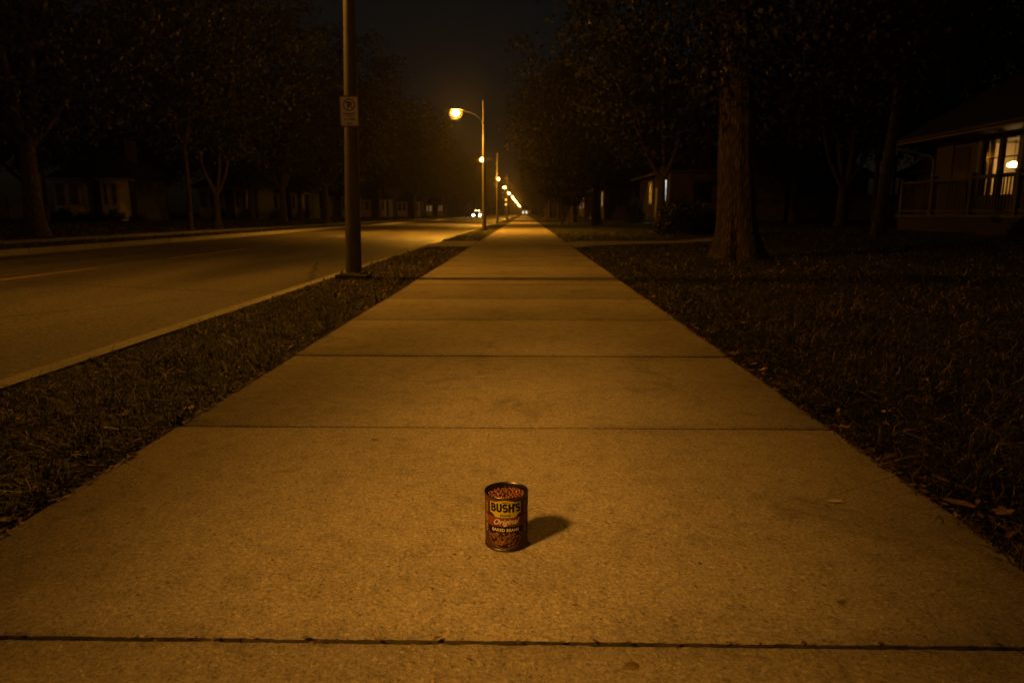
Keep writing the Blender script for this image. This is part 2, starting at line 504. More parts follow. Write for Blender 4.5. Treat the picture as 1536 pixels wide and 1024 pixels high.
def blades(name, x, y, label, hmul=1.0, lean=1.0):
    N = len(x)
    d = np.hypot(x, y)
    z = hgt_np(x, y) - .006
    patch = .5 + .5 * np.sin(x * 5.1 + 1.3 * np.sin(y * 3.3)) * np.sin(y * 4.3 + 1.1 * np.sin(x * 2.9))
    patch2 = .5 + .5 * np.sin(x * 1.7 + .8 * np.sin(y * 1.3)) * np.sin(y * 1.1 + .7)
    h = hmul * rng.gamma(3, .0085, N) * (.45 + .75 * patch + .4 * patch2) + .010
    w = np.maximum(.0019, .00042 * d) * rng.uniform(.7, 1.35, N)
    az = rng.uniform(0, 2 * np.pi, N) + 1.2 * np.sin(x * 2.1 + y * 1.7)
    ln = lean * rng.gamma(2.2, .62, N)
    dx, dy = np.cos(az), np.sin(az)
    fa = az + np.pi / 2 + rng.normal(0, .5, N)
    px, py = np.cos(fa), np.sin(fa)
    mid = .52
    bend = h * ln
    cx = bend * .32; tx = bend * 1.15
    hz = h / np.sqrt(1 + .35 * ln ** 2)
    twist = rng.normal(0, .25, N) * h
    def pt(fx, hh, ww, tw=0):
        return np.stack([x + dx * fx + px * (ww + tw), y + dy * fx + py * (ww + tw), z + hh], 1)
    v = np.stack([pt(0, 0 * h, -w), pt(0, 0 * h, w), pt(cx, hz * .62, w * .8, twist), pt(cx, hz * .62, -w * .8, twist),
                  pt(tx, hz * (1 - .18 * np.minimum(ln, 3)), 0 * w, twist * .4)], 1)
    tone = np.clip(.35 * patch + rng.beta(1.6, 3.0, N) * .75, 0, .8)
    dry = rng.random(N) < .15
    tone[dry] = rng.uniform(.82, 1, dry.sum())
    me = np_mesh(name, v, 5, [(0, 1, 2, 3), (3, 2, 4)], M['blade'], tone)
    o = link(name, me)
    return tag(o, label, 'grass', kind='stuff')

def sample_y(n, y0, y1, p=1.0):
    u = rng.random(n)
    return np.exp(np.log(y0) + u * (np.log(y1) - np.log(y0))) if p == 1 else y0 + (y1 - y0) * u

# right lawn
yv = sample_y(215000, 1.0, 30)
xv = WR - .02 + rng.random(len(yv)) ** 1.15 * (np.maximum(.9 * (yv + .6) - WR, .6) + .02)
PLA = np.array([(1.05, 16.1, 19.5), (1.6, 16.45, 19.35), (2.35, 17.05, 19.4), (4.05, 18.2, 19.75), (5.95, 20.5, 21.65), (7.65, 24.3, 25.4)])
keep = ~((yv > np.interp(xv, PLA[:, 0], PLA[:, 1])) & (yv < np.interp(xv, PLA[:, 0], PLA[:, 2])) & (xv < 7.7))
thin = np.sin(xv * 3.1 + 1.7 * np.sin(yv * 2.1)) * np.sin(yv * 2.7 + 1.2 * np.sin(xv * 1.9))
edge = np.clip((xv - WR) / .28, 0, 1)
keep &= rng.random(len(yv)) < np.clip(.30 + .7 * edge, 0, 1) * np.clip(.8 + .45 * thin, .3, 1)
keep &= np.hypot(xv - 3.6, yv - 12.1) > .5
blades('lawn_grass', xv[keep], yv[keep], 'dark uncut lawn grass with straw coloured blades right of the sidewalk')
# left strip
yv = sample_y(115000, 1.2, 34)
xv = CI + .01 + rng.random(len(yv)) * (WL - CI)
keep = ~((yv > D0 - .05) & (yv < D1 + .05))
thin = np.sin(xv * 3.7 + 1.7 * np.sin(yv * 2.3)) * np.sin(yv * 3.1 + 1.2 * np.sin(xv * 2.9))
edge = np.clip((WL - xv) / .22, 0, 1)
keep &= rng.random(len(yv)) < np.clip(.28 + .72 * edge, 0, 1) * np.clip(.8 + .45 * thin, .3, 1)
keep &= ~((np.abs(xv + 2.0) < .17) & (np.abs(yv - 8.17) < .17))
blades('verge_grass', xv[keep], yv[keep], 'dark patchy grass strip between the kerb and the sidewalk')
# far verge and yard
yv = sample_y(60000, 9, 60)
xv = -10.9 - rng.random(len(yv)) ** 1.3 * 12
keep = ~((xv > -14.35) & (xv < -12.9))
blades('yard_grass', xv[keep], yv[keep], 'dim grass yards beyond the far kerb of the road', 1.3)

tx = []; ty = []
for (cx, cy, n, r_) in [(-1.30, 1.72, 420, .06), (-1.36, 1.86, 300, .06), (-1.27, 2.5, 160, .05), (-1.27, 3.3, 160, .05), (-1.29, 4.6, 160, .06), (-1.27, 6.1, 120, .06),
                        (1.30, 1.95, 380, .08), (1.20, 2.30, 200, .05), (1.45, 2.2, 320, .09), (1.15, 2.85, 180, .05), (1.35, 3.0, 300, .09), (1.7, 2.9, 340, .1), (1.14, 3.6, 160, .05),
                        (1.15, 4.5, 160, .06), (1.6, 4.0, 300, .1), (2.1, 4.2, 300, .12), (2.5, 5.2, 300, .14), (1.14, 5.6, 140, .06), (1.9, 6.2, 260, .14), (-1.7, 2.7, 240, .08), (-1.9, 3.6, 240, .1), (-1.6, 4.4, 220, .1)]:
    tx.append(rng.normal(cx, r_ * .55, n)); ty.append(rng.normal(cy, r_ * .55, n))
tx = np.concatenate(tx); ty = np.concatenate(ty)
tx = np.where((tx > WL - .02) & (tx < 0), WL - .02 - rng.random(len(tx)) * .04, np.where((tx < WR + .02) & (tx > 0), WR + .02 + rng.random(len(tx)) * .04, tx))
blades('grass_tufts', tx, ty, 'longer ragged grass tufts along the sidewalk edges', 2.1, 1.1)

def litter(name, x, y, s, label):
    N = len(x); z = hgt_np(x, y) + rng.uniform(.002, .03, N)
    on = (x > WL - .012) & (x < WR + .012)
    z[on] = rng.uniform(.003, .006, on.sum())
    a = rng.uniform(0, 2 * np.pi, N); L = s * rng.uniform(.5, 1.3, N); W = L * rng.uniform(.22, .5, N)
    tilt = rng.normal(0, .35, N); roll = rng.normal(0, .5, N); tilt[on] *= .1; roll[on] *= .15
    cu = rng.uniform(.05, .45, N) * W
    ca, sa = np.cos(a), np.sin(a)
    def pt(u, v, k=0.0):
        uu = u * L; vv = v * W
        return np.stack([x + ca * uu - sa * vv, y + sa * uu + ca * vv, z + np.abs(u * L) * 0 + uu * tilt * .5 + vv * roll + k * cu], 1)
    V = np.stack([pt(-.5, 0), pt(-.1, -.5, 1), pt(.5, 0, .6), pt(-.05, .5, 1), pt(0, 0, 0)], 1)
    o = link(name, np_mesh(name, V, 5, [(0, 1, 4), (1, 2, 4), (2, 3, 4), (3, 0, 4)], M['litter'], np.clip(rng.beta(1.5, 2.4, N), 0, 1)))
    return tag(o, label, 'leaf litter', kind='stuff')
yl = sample_y(1500, 1.2, 26); xl = WL + .015 - rng.gamma(1.1, .085, 1500)
yr = sample_y(2300, 1.2, 26); xr = WR - .015 + rng.gamma(1.1, .10, 2300)
y3 = sample_y(420, 1.2, 16); x3 = rng.uniform(CI + .05, WL, 420)
y4 = sample_y(1500, 1.6, 24); x4 = WR + rng.random(1500) * (.85 * y4)
litter('leaf_litter', np.concatenate([xl, xr, x3, x4]), np.concatenate([yl, yr, y3, y4]), .030,
       'scraps of dry leaf scattered in the grass and along the sidewalk edges')
yj = 1.128 + rng.normal(0, .0035, 46); xj = rng.uniform(WL + .05, WR - .05, 46)
litter('joint_litter', xj, yj, .016, 'scraps of dry leaf caught in the nearest joint of the sidewalk')
# crumbs on the concrete
yc = sample_y(420, .9, 12); xc = rng.uniform(WL + .03, WR - .03, 420)
litter('leaf_crumbs', xc, yc, .011, 'tiny crumbs of leaf and grit strewn over the sidewalk')

def leaf_mesh(seed, lobed):
    r_ = random.Random(seed)
    n = 20; pts = []
    for i in range(n):
        t = 2 * math.pi * i / n
        rr = 1.0
        if lobed:
            rr = .62 + .38 * abs(math.cos(2.5 * t)) ** 1.4
        u = math.cos(t) * rr * .5 * (1.0 if math.cos(t) < 0 else 1.15); v = math.sin(t) * rr * (.42 if lobed else .24)
        pts.append((u, v))
    b = MB(); c1 = r_.uniform(.2, .6); c2 = r_.uniform(-.25, .35)
    def zz(u, v): return c1 * v * v * 2.2 + c2 * u * u + .05 * math.sin(9 * u + seed) * abs(v) * 2
    vs = [(0, 0, 0)] + [(u * .5, v * .5, zz(u * .5, v * .5)) for u, v in pts] + [(u, v, zz(u, v)) for u, v in pts]
    vs += [(x, y, z - .018) for x, y, z in vs]
    fs = []
    K = 1 + 2 * n
    for i in range(n):
        j = (i + 1) % n
        fs += [(0, 1 + i, 1 + j), (1 + i, 1 + n + i, 1 + n + j, 1 + j)]
        fs += [(K, K + 1 + j, K + 1 + i), (K + 1 + i, K + 1 + j, K + 1 + n + j, K + 1 + n + i)]
        fs += [(1 + n + i, K + 1 + n + i, K + 1 + n + j, 1 + n + j)]
    b.add(vs, fs)
    b.tube([(-.48, 0, zz(.48, 0)), (-.62, .02, zz(.48, 0) + .01), (-.8, .05, .02)], [.012, .010, .007], 5)
    return b
leaf_src = []
for i, (lob, mm) in enumerate([(0, 'dry_a'), (1, 'dry_b'), (0, 'dry_b'), (1, 'dry_a'), (0, 'dry_c')]):
    o = leaf_mesh(i, lob).build('fallen_leaf', M[mm], smooth=True)
    leaf_src.append(o)
spots = []
for (px, py, s) in [(-1.30, 1.60, .10), (-1.345, 1.82, .09), (-1.33, 2.02, .10), (-1.29, 2.22, .08), (-1.40, 2.08, .09), (-1.46, 2.35, .11), (-1.31, 2.62, .09),
                    (-1.28, 1.98, .06), (-1.52, 2.55, .08), (-1.36, 2.95, .09), (-1.29, 3.4, .08), (-1.33, 3.9, .08), (-1.30, 4.6, .09), (-1.28, 5.6, .09)]:
    spots.append((px, py, s, 0))
for (px, py, s) in [(1.16, 1.62, .10), (1.14, 1.75, .12), (1.22, 1.70, .09), (1.19, 1.92, .11), (1.30, 1.98, .10), (1.15, 2.12, .09), (1.24, 2.25, .09),
                    (1.14, 2.42, .08), (1.33, 2.35, .08), (1.17, 2.70, .10), (1.25, 2.9, .09), (1.13, 3.05, .08), (1.16, 3.35, .10), (1.30, 3.5, .08),
                    (1.13, 3.75, .09), (1.18, 4.1, .09), (1.14, 4.6, .09), (1.2, 5.1, .09), (1.13, 5.7, .10), (1.18, 6.4, .10), (1.3, 7.2, .10), (1.2, 8.3, .11)]:
    spots.append((px, py, s, 1))
used = [False] * len(leaf_src)
for i, (px, py, s, side) in enumerate(spots):
    k = i % len(leaf_src)
    o = leaf_src[k] if not used[k] else leaf_src[k].copy()
    if used[k]: COL.objects.link(o)
    used[k] = True
    o.location = (px, py, max(hgt(px, py), -.02) + .022)
    o.scale = (s * .56,) * 3
    o.rotation_euler = (random.uniform(-.35, .35), random.uniform(-.3, .3), random.uniform(0, 6.28))
    if side == 0: tag(o, 'curled dry leaf lying in the grass along the left sidewalk edge', 'leaf', 'dry leaves along the left edge of the sidewalk')
    else: tag(o, 'curled dry leaf lying in the grass along the right sidewalk edge', 'leaf', 'dry leaves along the right edge of the sidewalk')
# single things lying on the concrete
o = leaf_mesh(11, 0).build('fallen_leaf', M['dry_pale'], smooth=True)
o.location = (.82, 1.755, .005); o.scale = (.036, .036, .022); o.rotation_euler = (0, .05, .1)
tag(o, 'small pale leaf lying alone on the concrete right of the can', 'leaf')
o = leaf_mesh(12, 0).build('fallen_leaf', M['dry_c'], smooth=True)
o.location = (.62, 1.265, .005); o.scale = (.02, .016, .012); o.rotation_euler = (0, 0, .2)
tag(o, 'small dark leaf flat on concrete just above the nearest joint', 'leaf')
b = MB(); b.ball((0, 0, .0018), (.013, .010, .0022), 14, 6)
o = b.build('gum_spot', M['dry_c'], smooth=True, loc=(.182, 1.065, .0005)); tag(o, 'flattened dark chewing gum spot on the nearest slab', 'gum')
b = MB(); b.tube([(-.012, 0, .004), (0, .003, .006), (.014, -.002, .004)], [.002, .003, .0015], 6)
o = b.build('twig', M['dry_c'], smooth=True, loc=(-.50, 2.24, 0)); tag(o, 'short dark twig on the concrete left of the can', 'twig')

# ------------------------------------------------------------------ bean can
CX, CY = -.040, 1.512
CR, CH = .0490, .128
can = empty('bean_can', (CX, CY, .0015), R(-1.5), 'opened brown labelled bean can standing on the middle of the sidewalk', 'can')
M['tin'] = noisy('tin', (.09, .08, .07), (.15, .13, .115), 30, .36, .08, .001, 1)
M['tin_in'] = noisy('tin inside', (.12, .10, .08), (.18, .15, .12), 30, .4, .08, .001, 1)
def paper(name, c, rough=.6):
    m = mat(name, c, rough, 0, .18); t = NT(m)
    n = t.noise(t.coords(), 70, 4)
    t.out(t.mix(.5, c, t.ramp(n, [(.3, .75), (.7, 1.15)]), 'MULTIPLY'))
    return m
def label_base():
    m = mat('label brown', (.10, .03, .012), .5, 0, .25); t = NT(m)
    v = t.coords()
    sp = t.node('ShaderNodeSeparateXYZ'); t.l(v, sp.inputs[0])
    mr = t.node('ShaderNodeMapRange'); mr.inputs['From Max'].default_value = CH; t.l(sp.outputs['Z'], mr.inputs['Value'])
    col = t.ramp(mr.outputs[0], [(0, (.055, .024, .010)), (.3, (.038, .016, .008)), (.62, (.028, .011, .006)), (.85, (.075, .025, .009)), (1, (.09, .035, .013))])
    n = t.noise(v, 45, 4)
    t.out(t.mix(.6, col, t.ramp(n, [(.3, .6), (.7, 1.3)]), 'MULTIPLY'))
    return m
LM = [label_base(), paper('label yellow', (.40, .33, .012)), paper('label black', (.005, .0045, .004)), paper('label cream', (.55, .50, .38)),
      paper('label rust', (.145, .042, .012)), paper('label dark red', (.12, .02, .01)), paper('label bean', (.10, .042, .014)),
      paper('label bean light', (.24, .12, .04)), paper('label bowl', (.045, .018, .009)), paper('label tan', (.50, .31, .12))]
b = MB()
prof = [(0, .004), (CR * .86, .004), (CR * .90, .0005), (CR * 1.0, 0), (CR * 1.022, .0012), (CR * 1.024, .003), (CR * 1.0, .0045), (CR * .985, .006),
        (CR * .985, CH - .006), (CR * 1.0, CH - .0045), (CR * 1.024, CH - .003), (CR * 1.024, CH - .001), (CR * 1.008, CH), (CR * .985, CH - .0006), (CR * .965, CH - .003),
        (CR * .955, CH - .0055), (CR * .955, CH - .03)]
b.lathe(prof, 72)
b.build('can_body', M['tin'], can, smooth=True)

lb = MB()
LR = CR * .992
lb.lathe([(LR - .0006, .0052), (LR, .0056), (LR, CH - .0056), (LR - .0006, CH - .0052)], 96)
def bend(u, v, k):
    r_ = LR + .00012 * k
    return (r_ * math.sin(u / LR), -r_ * math.cos(u / LR), v)
def band(us, top, bot, k, mi, rows=1, off=0):
    vs = []; fs = []
    n = len(us)
    for r_ in range(rows + 1):
        for u in us:
            t_, b_ = top(u), bot(u)
            vs.append(bend(u + off, b_ + (t_ - b_) * r_ / rows, k))
    for r_ in range(rows):
        for i in range(n - 1):
            fs.append((r_ * n + i, r_ * n + i + 1, (r_ + 1) * n + i + 1, (r_ + 1) * n + i))
    lb.add(vs, fs, mi)
def smooth01(x): x = max(0, min(1, x)); return x * x * (3 - 2 * x)
us = list(np.linspace(-.0375, .0375, 41))
emb_top = lambda u: .1165 + .0055 * smooth01(1 - abs(u) / .030)
emb_bot = lambda u: .0905 - .0090 * smooth01((.0335 - abs(u)) / .012)
def outer(f, d): return lambda u: f(max(-.0375, min(.0375, u))) + d
def emblem(off, k0):
    w = np.linspace(-.0385, .0385, 41)
    band(list(w), outer(emb_top, .0009), outer(emb_bot, -.0009), k0, 5, off=off)
    band(us, emb_top, emb_bot, k0 + 1, 1, off=off)
def band_top(u): return .0800 - .0006 * math.cos(u * 60)
OFFS = [0, 2 * math.pi / 3 * LR * 1.02, -2 * math.pi / 3 * LR * 1.02]
def text_into(s, size, u0, v0, k, mi, off=0, bold=0, shear=0, sx=1.0, spacing=1.0, rise=0):
    cu = bpy.data.curves.new('lettering', 'FONT')
    cu.body = s; cu.size = size; cu.align_x = 'CENTER'; cu.offset = bold; cu.shear = shear; cu.space_character = spacing
    cu.resolution_u = 3
    ob = bpy.data.objects.new('lettering', cu); COL.objects.link(ob)
    dg = bpy.context.evaluated_depsgraph_get()
    me = bpy.data.meshes.new_from_object(ob.evaluated_get(dg))
    vs = []
    for v in me.vertices:
        u = v.co.x * sx
        vs.append((u0 + u, v0 + v.co.y + rise * u))
    fs = [tuple(p.vertices) for p in me.polygons]
    bpy.data.objects.remove(ob); bpy.data.meshes.remove(me); bpy.data.curves.remove(cu)
    return vs, fs
def letters(s, size, u0, v0, k, mi, off=0, **kw):
    vs, fs = text_into(s, size, u0, v0, k, mi, **kw)
    lb.add([bend(u + off, v, k) for u, v in vs], fs, mi)
def arc(cx, cy, rx, ry, a0, a1, n=12):
    return [(cx + rx * math.cos(R(a0 + (a1 - a0) * i / n)), cy + ry * math.sin(R(a0 + (a1 - a0) * i / n))) for i in range(n + 1)]
def stroke(pts, th, k, off):
    vs = []
    for i, p in enumerate(pts):
        a = Vector(pts[max(i - 1, 0)]); b_ = Vector(pts[min(i + 1, len(pts) - 1)])
        d = (b_ - a).normalized(); nrm = Vector((-d.y, d.x)) * (th / 2)
        for q in (-1, 1): vs.append(bend(off + p[0] + q * nrm.x, p[1] + q * nrm.y, k))
    lb.add(vs, [(2 * i, 2 * i + 2, 2 * i + 3, 2 * i + 1) for i in range(len(pts) - 1)], 2)
def block_word(off):
    th = .0046; h = .0205; v0 = .0940; x = -.0347
    def up(v): return v0 + v * h
    def glyph(strokes, w):
        nonlocal x
        for q, st_ in enumerate(strokes): stroke([(x + a, b_) for a, b_ in st_], th, 6 + q * .5, off)
        x += w
    t2 = th / 2; H0, H1_ = v0 + t2, v0 + h - t2; hm = v0 + h * .52
    glyph([[(t2, v0), (t2, v0 + h)], [(t2, H1_), (.0062, H1_)] + arc(.0062, (H1_ + hm) / 2, .0040, (H1_ - hm) / 2, 90, -90) + [(t2, hm)],
           [(t2, hm), (.0066, hm)] + arc(.0066, (H0 + hm) / 2, .0044, (hm - H0) / 2, 90, -90) + [(t2, H0)]], .0142)
    glyph([[(t2, v0 + h), (t2, v0 + .0062)] + arc(.0064, v0 + .0064, .0042, .0042, 180, 360) + [(.0106, v0 + .0062), (.0106, v0 + h)]], .0141)
    def S(): return arc(.0060, H1_ - .0042, .0040, .0042, 20, 270, 18)[:] + arc(.0060, H0 + .0042, .0042, .0042, 90, -160, 18)
    glyph([S()], .0132)
    glyph([[(t2, v0), (t2, v0 + h)], [(.0108, v0), (.0108, v0 + h)], [(t2, hm), (.0108, hm)]], .0140)
    stroke([(x + .0012, v0 + h * 1.02), (x + .0004, v0 + h * .72)], .0032, 6, off); x += .0026
    glyph([S()], .0125)
for off in OFFS:
    wide = list(np.linspace(-.047, .047, 41))
    band(wide, lambda u: .0815, lambda u: .0585, 1, 4, off=off)
    band(list(np.linspace(-.043, .043, 31)), lambda u: .0595 + .0008 * math.cos(u * 60), lambda u: .0445 + .001 * math.cos(u * 50), 3, 2, off=off)
    emblem(off, 3)
    block_word(off)
    letters('BEST', .0052, 0, .1152, 6, 2, off, bold=.0002, spacing=1.25)
    letters('BEANS', .0072, 0, .0842, 6, 2, off, bold=.0002, spacing=1.15)
    letters('Original', .0185, .0012, .0648, 4, 5, off, bold=.0005, shear=.38, sx=.98, rise=.05)
    letters('Original', .0185, .0000, .0655, 5, 3, off, bold=.00028, shear=.38, sx=.98, rise=.05)
    letters('BAKED BEANS', .0098, 0, .0487, 5, 3, off, bold=.0002, sx=1.0, spacing=1.02)
    # bowl of beans picture
    def ell(cu, cv, ru, rv, k, mi, n=26, a0=0, rot=0):
        vs = [bend(off + cu, cv, k)]
        for i in range(n):
            t = 2 * math.pi * i / n
            p, q = ru * math.cos(t), rv * math.sin(t)
            vs.append(bend(off + cu + p * math.cos(rot) - q * math.sin(rot), cv + p * math.sin(rot) + q * math.cos(rot), k))
        lb.add(vs, [(0, 1 + i, 1 + (i + 1) % n) for i in range(n)], mi)
    def half_bowl(ru, v_top, v_bot, k, mi):
        u_ = list(np.linspace(-ru, ru, 31))
        band(u_, lambda u: v_top + .0015 * math.sin(u * 90), lambda u: v_bot + (v_top - v_bot) * (1 - math.sqrt(max(0, 1 - (u / ru) ** 2))), k, mi)
    half_bowl(.0425, .0432, .0070, 1, 9)
    half_bowl(.0412, .0436, .0082, 2, 8)
    rr = random.Random(5)
    for i in range(110):
        cu = rr.uniform(-.038, .038); cv = rr.uniform(.012, .0455)
        lim = .0085 + .035 * (1 - math.sqrt(max(0, 1 - (cu / .0405) ** 2)))
        if cv < lim + .004 or cv > .0435: continue
        s_ = rr.uniform(.8, 1.25); a_ = rr.uniform(-.7, .7)
        kk = 3 + i * .012
        ell(cu, cv, .0036 * s_, .0021 * s_, kk, 6, 12, rot=a_)
        ell(cu - .0006, cv + .0006, .0020 * s_, .0009 * s_, kk + .8, 7, 10, rot=a_)
    # side panel ornaments between two fronts
    for vv, sv in ((.098, .012), (.073, .009), (.050, .010)):
        ell(math.pi / 3 * LR * 1.02, vv, .0045, sv, 2, 9)
        ell(math.pi / 3 * LR * 1.02, vv, .0037, sv * .85, 3, 8)
        for q in range(4): ell(math.pi / 3 * LR * 1.02, vv + (q - 1.5) * sv * .35, .0026, .0007, 4, 9, 10)
lb.build('label', LM, can, smooth=True)

fb = MB()
zb = CH - .0135
fb.lathe([(0, zb - .002), (CR * .954, zb - .002)], 40)
fb.lathe([(CR * .954, zb - .002), (CR * .954, zb - .03)], 40)
rr = random.Random(3)
placed = []
for i in range(1500):
    a = rr.uniform(0, 6.28); r_ = CR * .85 * math.sqrt(rr.random())
    x, y = r_ * math.cos(a), r_ * math.sin(a)
    if any((x - p) ** 2 + (y - q) ** 2 < .0068 ** 2 for p, q in placed): continue
    placed.append((x, y))
    s_ = rr.uniform(.85, 1.15); ro = rr.uniform(0, 3.14); ti = rr.uniform(-.2, .2)
    tmp = MB(); tmp.ball((0, 0, 0), (.0044 * s_, .0035 * s_, .0033 * s_), 10, 7)
    mtx = Matrix.Rotation(ro, 3, 'Z') @ Matrix.Rotation(ti, 3, 'Y')
    off = Vector((x, y, zb + rr.uniform(-.001, .0018) + .002 * (1 - (r_ / CR) ** 2)))
    fb.add([(mtx @ Vector((p[0], p[1], p[2] - 12 * p[0] * p[0])) + off) for p in tmp.v], tmp.f, rr.choice((1, 1, 2)))
M['sauce'] = mat('bean sauce', (.07, .022, .008), .25, 0, .5)
M['bean'] = noisy('baked bean', (.13, .04, .010), (.19, .065, .017), 90, .25, .1, .0005)
M['bean2'] = noisy('dark baked bean', (.12, .036, .011), (.18, .055, .017), 90, .25, .1, .0005)
fb.build('bean_filling', [M['sauce'], M['bean'], M['bean2']], can, smooth=True)

# ------------------------------------------------------------------ street lamps
LH = 5.25
def pole_tube(b, r0, r1, r2):
    pts = []; rad = []
    for i in range(15):
        z = 5.78 * i / 14
        pts.append((0, 0, z))
        rad.append(r0 + (r1 - r0) * min(1, z / 3.4) if z < 3.4 else r1 + (r2 - r1) * (z - 3.4) / 2.38)
    b.tube(pts, rad, 24)
lamp = empty('street_lamp', (-2.0, 8.17, 0), 0)
b = MB(); pole_tube(b, .094, .058, .036); b.lathe([(0, 5.83), (.02, 5.82), (.036, 5.78)], 24)
b.build('pole', M['pole'], lamp, smooth=True)
b = MB(); b.box((0, 0, .02), (.35, .35, .07)); b.box((0, 0, .062), (.27, .27, .016))
for sx in (-1, 1):
    for sy in (-1, 1): b.lathe([(.014, .07), (.014, .095), (0, .097)], 8, (sx * .112, sy * .112, 0))
b.build('base', M['pole'], lamp)
b = MB()
arm = [(0, 0, 4.84), (-.12, 0, 4.96), (-.26, 0, 5.10), (-.40, 0, 5.22), (-.56, 0, 5.29), (-.74, 0, 5.32), (-.95, 0, 5.335)]
b.tube(arm, [.022, .021, .020, .019, .018, .018, .018], 12)
b.lathe([(.062, 4.76), (.066, 4.78), (.066, 4.90), (.062, 4.92)], 20)
M['arm'] = mat('dark lamp arm', (.03, .028, .025), .6)
b.build('arm', M['arm'], lamp, smooth=True)
b = MB()
hx = -1.16
pr = []
for i in range(9):
    t = i / 8
    pr.append((hx - .24 + .52 * t, .05 + .12 * math.sin(math.pi * min(1, .12 + t * .95)) ** .7))
vs = []; fs = []; n = 14
for i, (x, w) in enumerate(pr):
    for j in range(n):
        a = math.pi * j / (n - 1)
        vs.append((x, w * .9 * math.cos(a), 5.40 + .42 * w * math.sin(a)))
for i in range(len(pr) - 1):
    for j in range(n - 1): fs.append((i * n + j, i * n + j + 1, (i + 1) * n + j + 1, (i + 1) * n + j))
    fs.append((i * n, (i + 1) * n, (i + 1) * n + n - 1, i * n + n - 1))
fs.append(tuple(range(n))); fs.append(tuple(reversed(range((len(pr) - 1) * n, len(pr) * n))))
b.add(vs, fs)
b.build('lamp_head', M['housing'], lamp, smooth=True)
b = MB(); b.ball((hx - .03, 0, 5.24), (.29, .25, .24), 24, 14)  # bowl sized to imitate the glow round the bulb
bw = b.build('lamp_bowl', M['glow_shell'], lamp, smooth=True)
b = MB(); b.ball((hx - .03, 0, 5.25), (.14, .11, .10), 18, 12)
b.build('bulb', M['bowl'], bw, smooth=True)

lampspec = [(-1.78, 31.2, 'nearest lit lamp post with curved arm glowing over the road'),
            (-2.21, 57.5, 'second lit lamp post along the row, beside the sidewalk'),
            (-2.2, 89.5, 'third lit lamp post along the row, beside the sidewalk'),
            (-2.2, 119, 'fourth lit lamp post along the row, beside the sidewalk'),
            (-2.2, 153, 'fifth lit lamp post along the row, beside the sidewalk'),
            (-2.1, 184, None), (-2.1, 217, None), (-2.1, 252, None), (-2.0, 290, None), (-1.9, 340, None), (-1.6, 400, None)]
GL = 'sodium street lamps in a row along the sidewalk'
for (x, y, lbl) in lampspec:
    o = copy_tree(lamp); o.location = (x, y, 0); o.scale = (1, 1, .945)
    tag(o, lbl or 'tiny far lamp post glowing near the end of the row', 'street lamp', GL)
back = copy_tree(lamp); back.location = (-2.07, -12.0, 0); back.scale = (1, 1, .945)  # added lamp out of view: fills the can's shadow and brightens the sign
tag(back, 'unseen fill lamp post added behind the photographer', 'street lamp', GL)
for root_, mm in ((back, 'bowl_fill'), (lamp, 'bowl_dim')):
    for ch in root_.children:
        for g_ in ch.children:
            if g_.name.startswith('bulb'):
                g_.data = g_.data.copy(); g_.data.materials[0] = M[mm]
lamp.rotation_euler = (0, R(1.3), 0)
tag(lamp, 'concrete lamp post carrying the parking sign, its lamp above the picture', 'street lamp', GL)
# each luminaire throws most of its light downwards
def throw(x, y, watts, z=4.66):
    l_ = bpy.data.lights.new('luminaire', 'SPOT'); l_.energy = watts; l_.color = (1, .41, .03)
    l_.spot_size = R(150); l_.spot_blend = .55; l_.shadow_soft_size = .14
    lo = bpy.data.objects.new('luminaire', l_); COL.objects.link(lo); lo.location = (x - 1.19, y, z)
throw(-1.9, 8.17, 330, 4.95)
for (x, y, lbl) in lampspec: throw(x, y, 2700)
# unseen lamp behind the photographer lighting the can; its beam is narrowed for effect
key = empty('street_lamp', (-6.0, -2.9, 0), R(-40), 'unseen lamp post behind the photographer, its beam narrowed onto the walk', 'street lamp', GL)
for ch in lamp.children:
    if ch.name.split('.')[0] in ('pole', 'base', 'arm', 'lamp_head'):
        c = ch.copy(); COL.objects.link(c); c.parent = key
# its arm reaches towards the walk
key.rotation_euler = (0, 0, R(180 + 20)); key.location = (-5.37, -2.96, ROADZ)
kl = bpy.data.lights.new('key_vignette_spot', 'SPOT')
kl.energy = 4250; kl.color = SODIUM; kl.spot_size = R(28.5); kl.spot_blend = 1.0; kl.shadow_soft_size = .5
ko = bpy.data.objects.new('key_vignette_spot', kl); COL.objects.link(ko)
ko.location = (-4.25, -2.55, 5.12)
tgt = Vector((-.06, 1.85, 0))
dv = (tgt - ko.location).normalized()          # narrow beam along the walk, darkening its sides like lens vignetting
lx = Vector((-dv.z, 0, dv.x)).normalized(); lz = -dv; ly = lz.cross(lx)
ko.rotation_euler = Matrix((lx, ly, lz)).transposed().to_euler()
ko.scale = (.285, 1, 1)

# ------------------------------------------------------------------ parking sign on the near post
M['sign'] = noisy('sign face', (.78, .72, .60), (.86, .80, .68), 12, .5, .05)
M['sign_edge'] = mat('sign border', (.16, .07, .04), .5)
M['sign_red'] = mat('sign red', (.12, .02, .015), .5)
M['sign_black'] = mat('sign black', (.025, .02, .018), .5)
SGY = 8.17 - .080
sg = empty('parking_sign', (-1.957, SGY, 1.865), R(2), 'rectangular parking sign with a circled letter strapped to the lamp post', 'sign')
def rrect(w, h, r_, n=6):
    pts = []
    for cx, cy, a0 in ((w / 2 - r_, h / 2 - r_, 0), (-w / 2 + r_, h / 2 - r_, 90), (-w / 2 + r_, -h / 2 + r_, 180), (w / 2 - r_, -h / 2 + r_, 270)):
        for i in range(n + 1):
            a = R(a0 + 90 * i / n); pts.append((cx + r_ * math.cos(a), cy + r_ * math.sin(a)))
    return pts
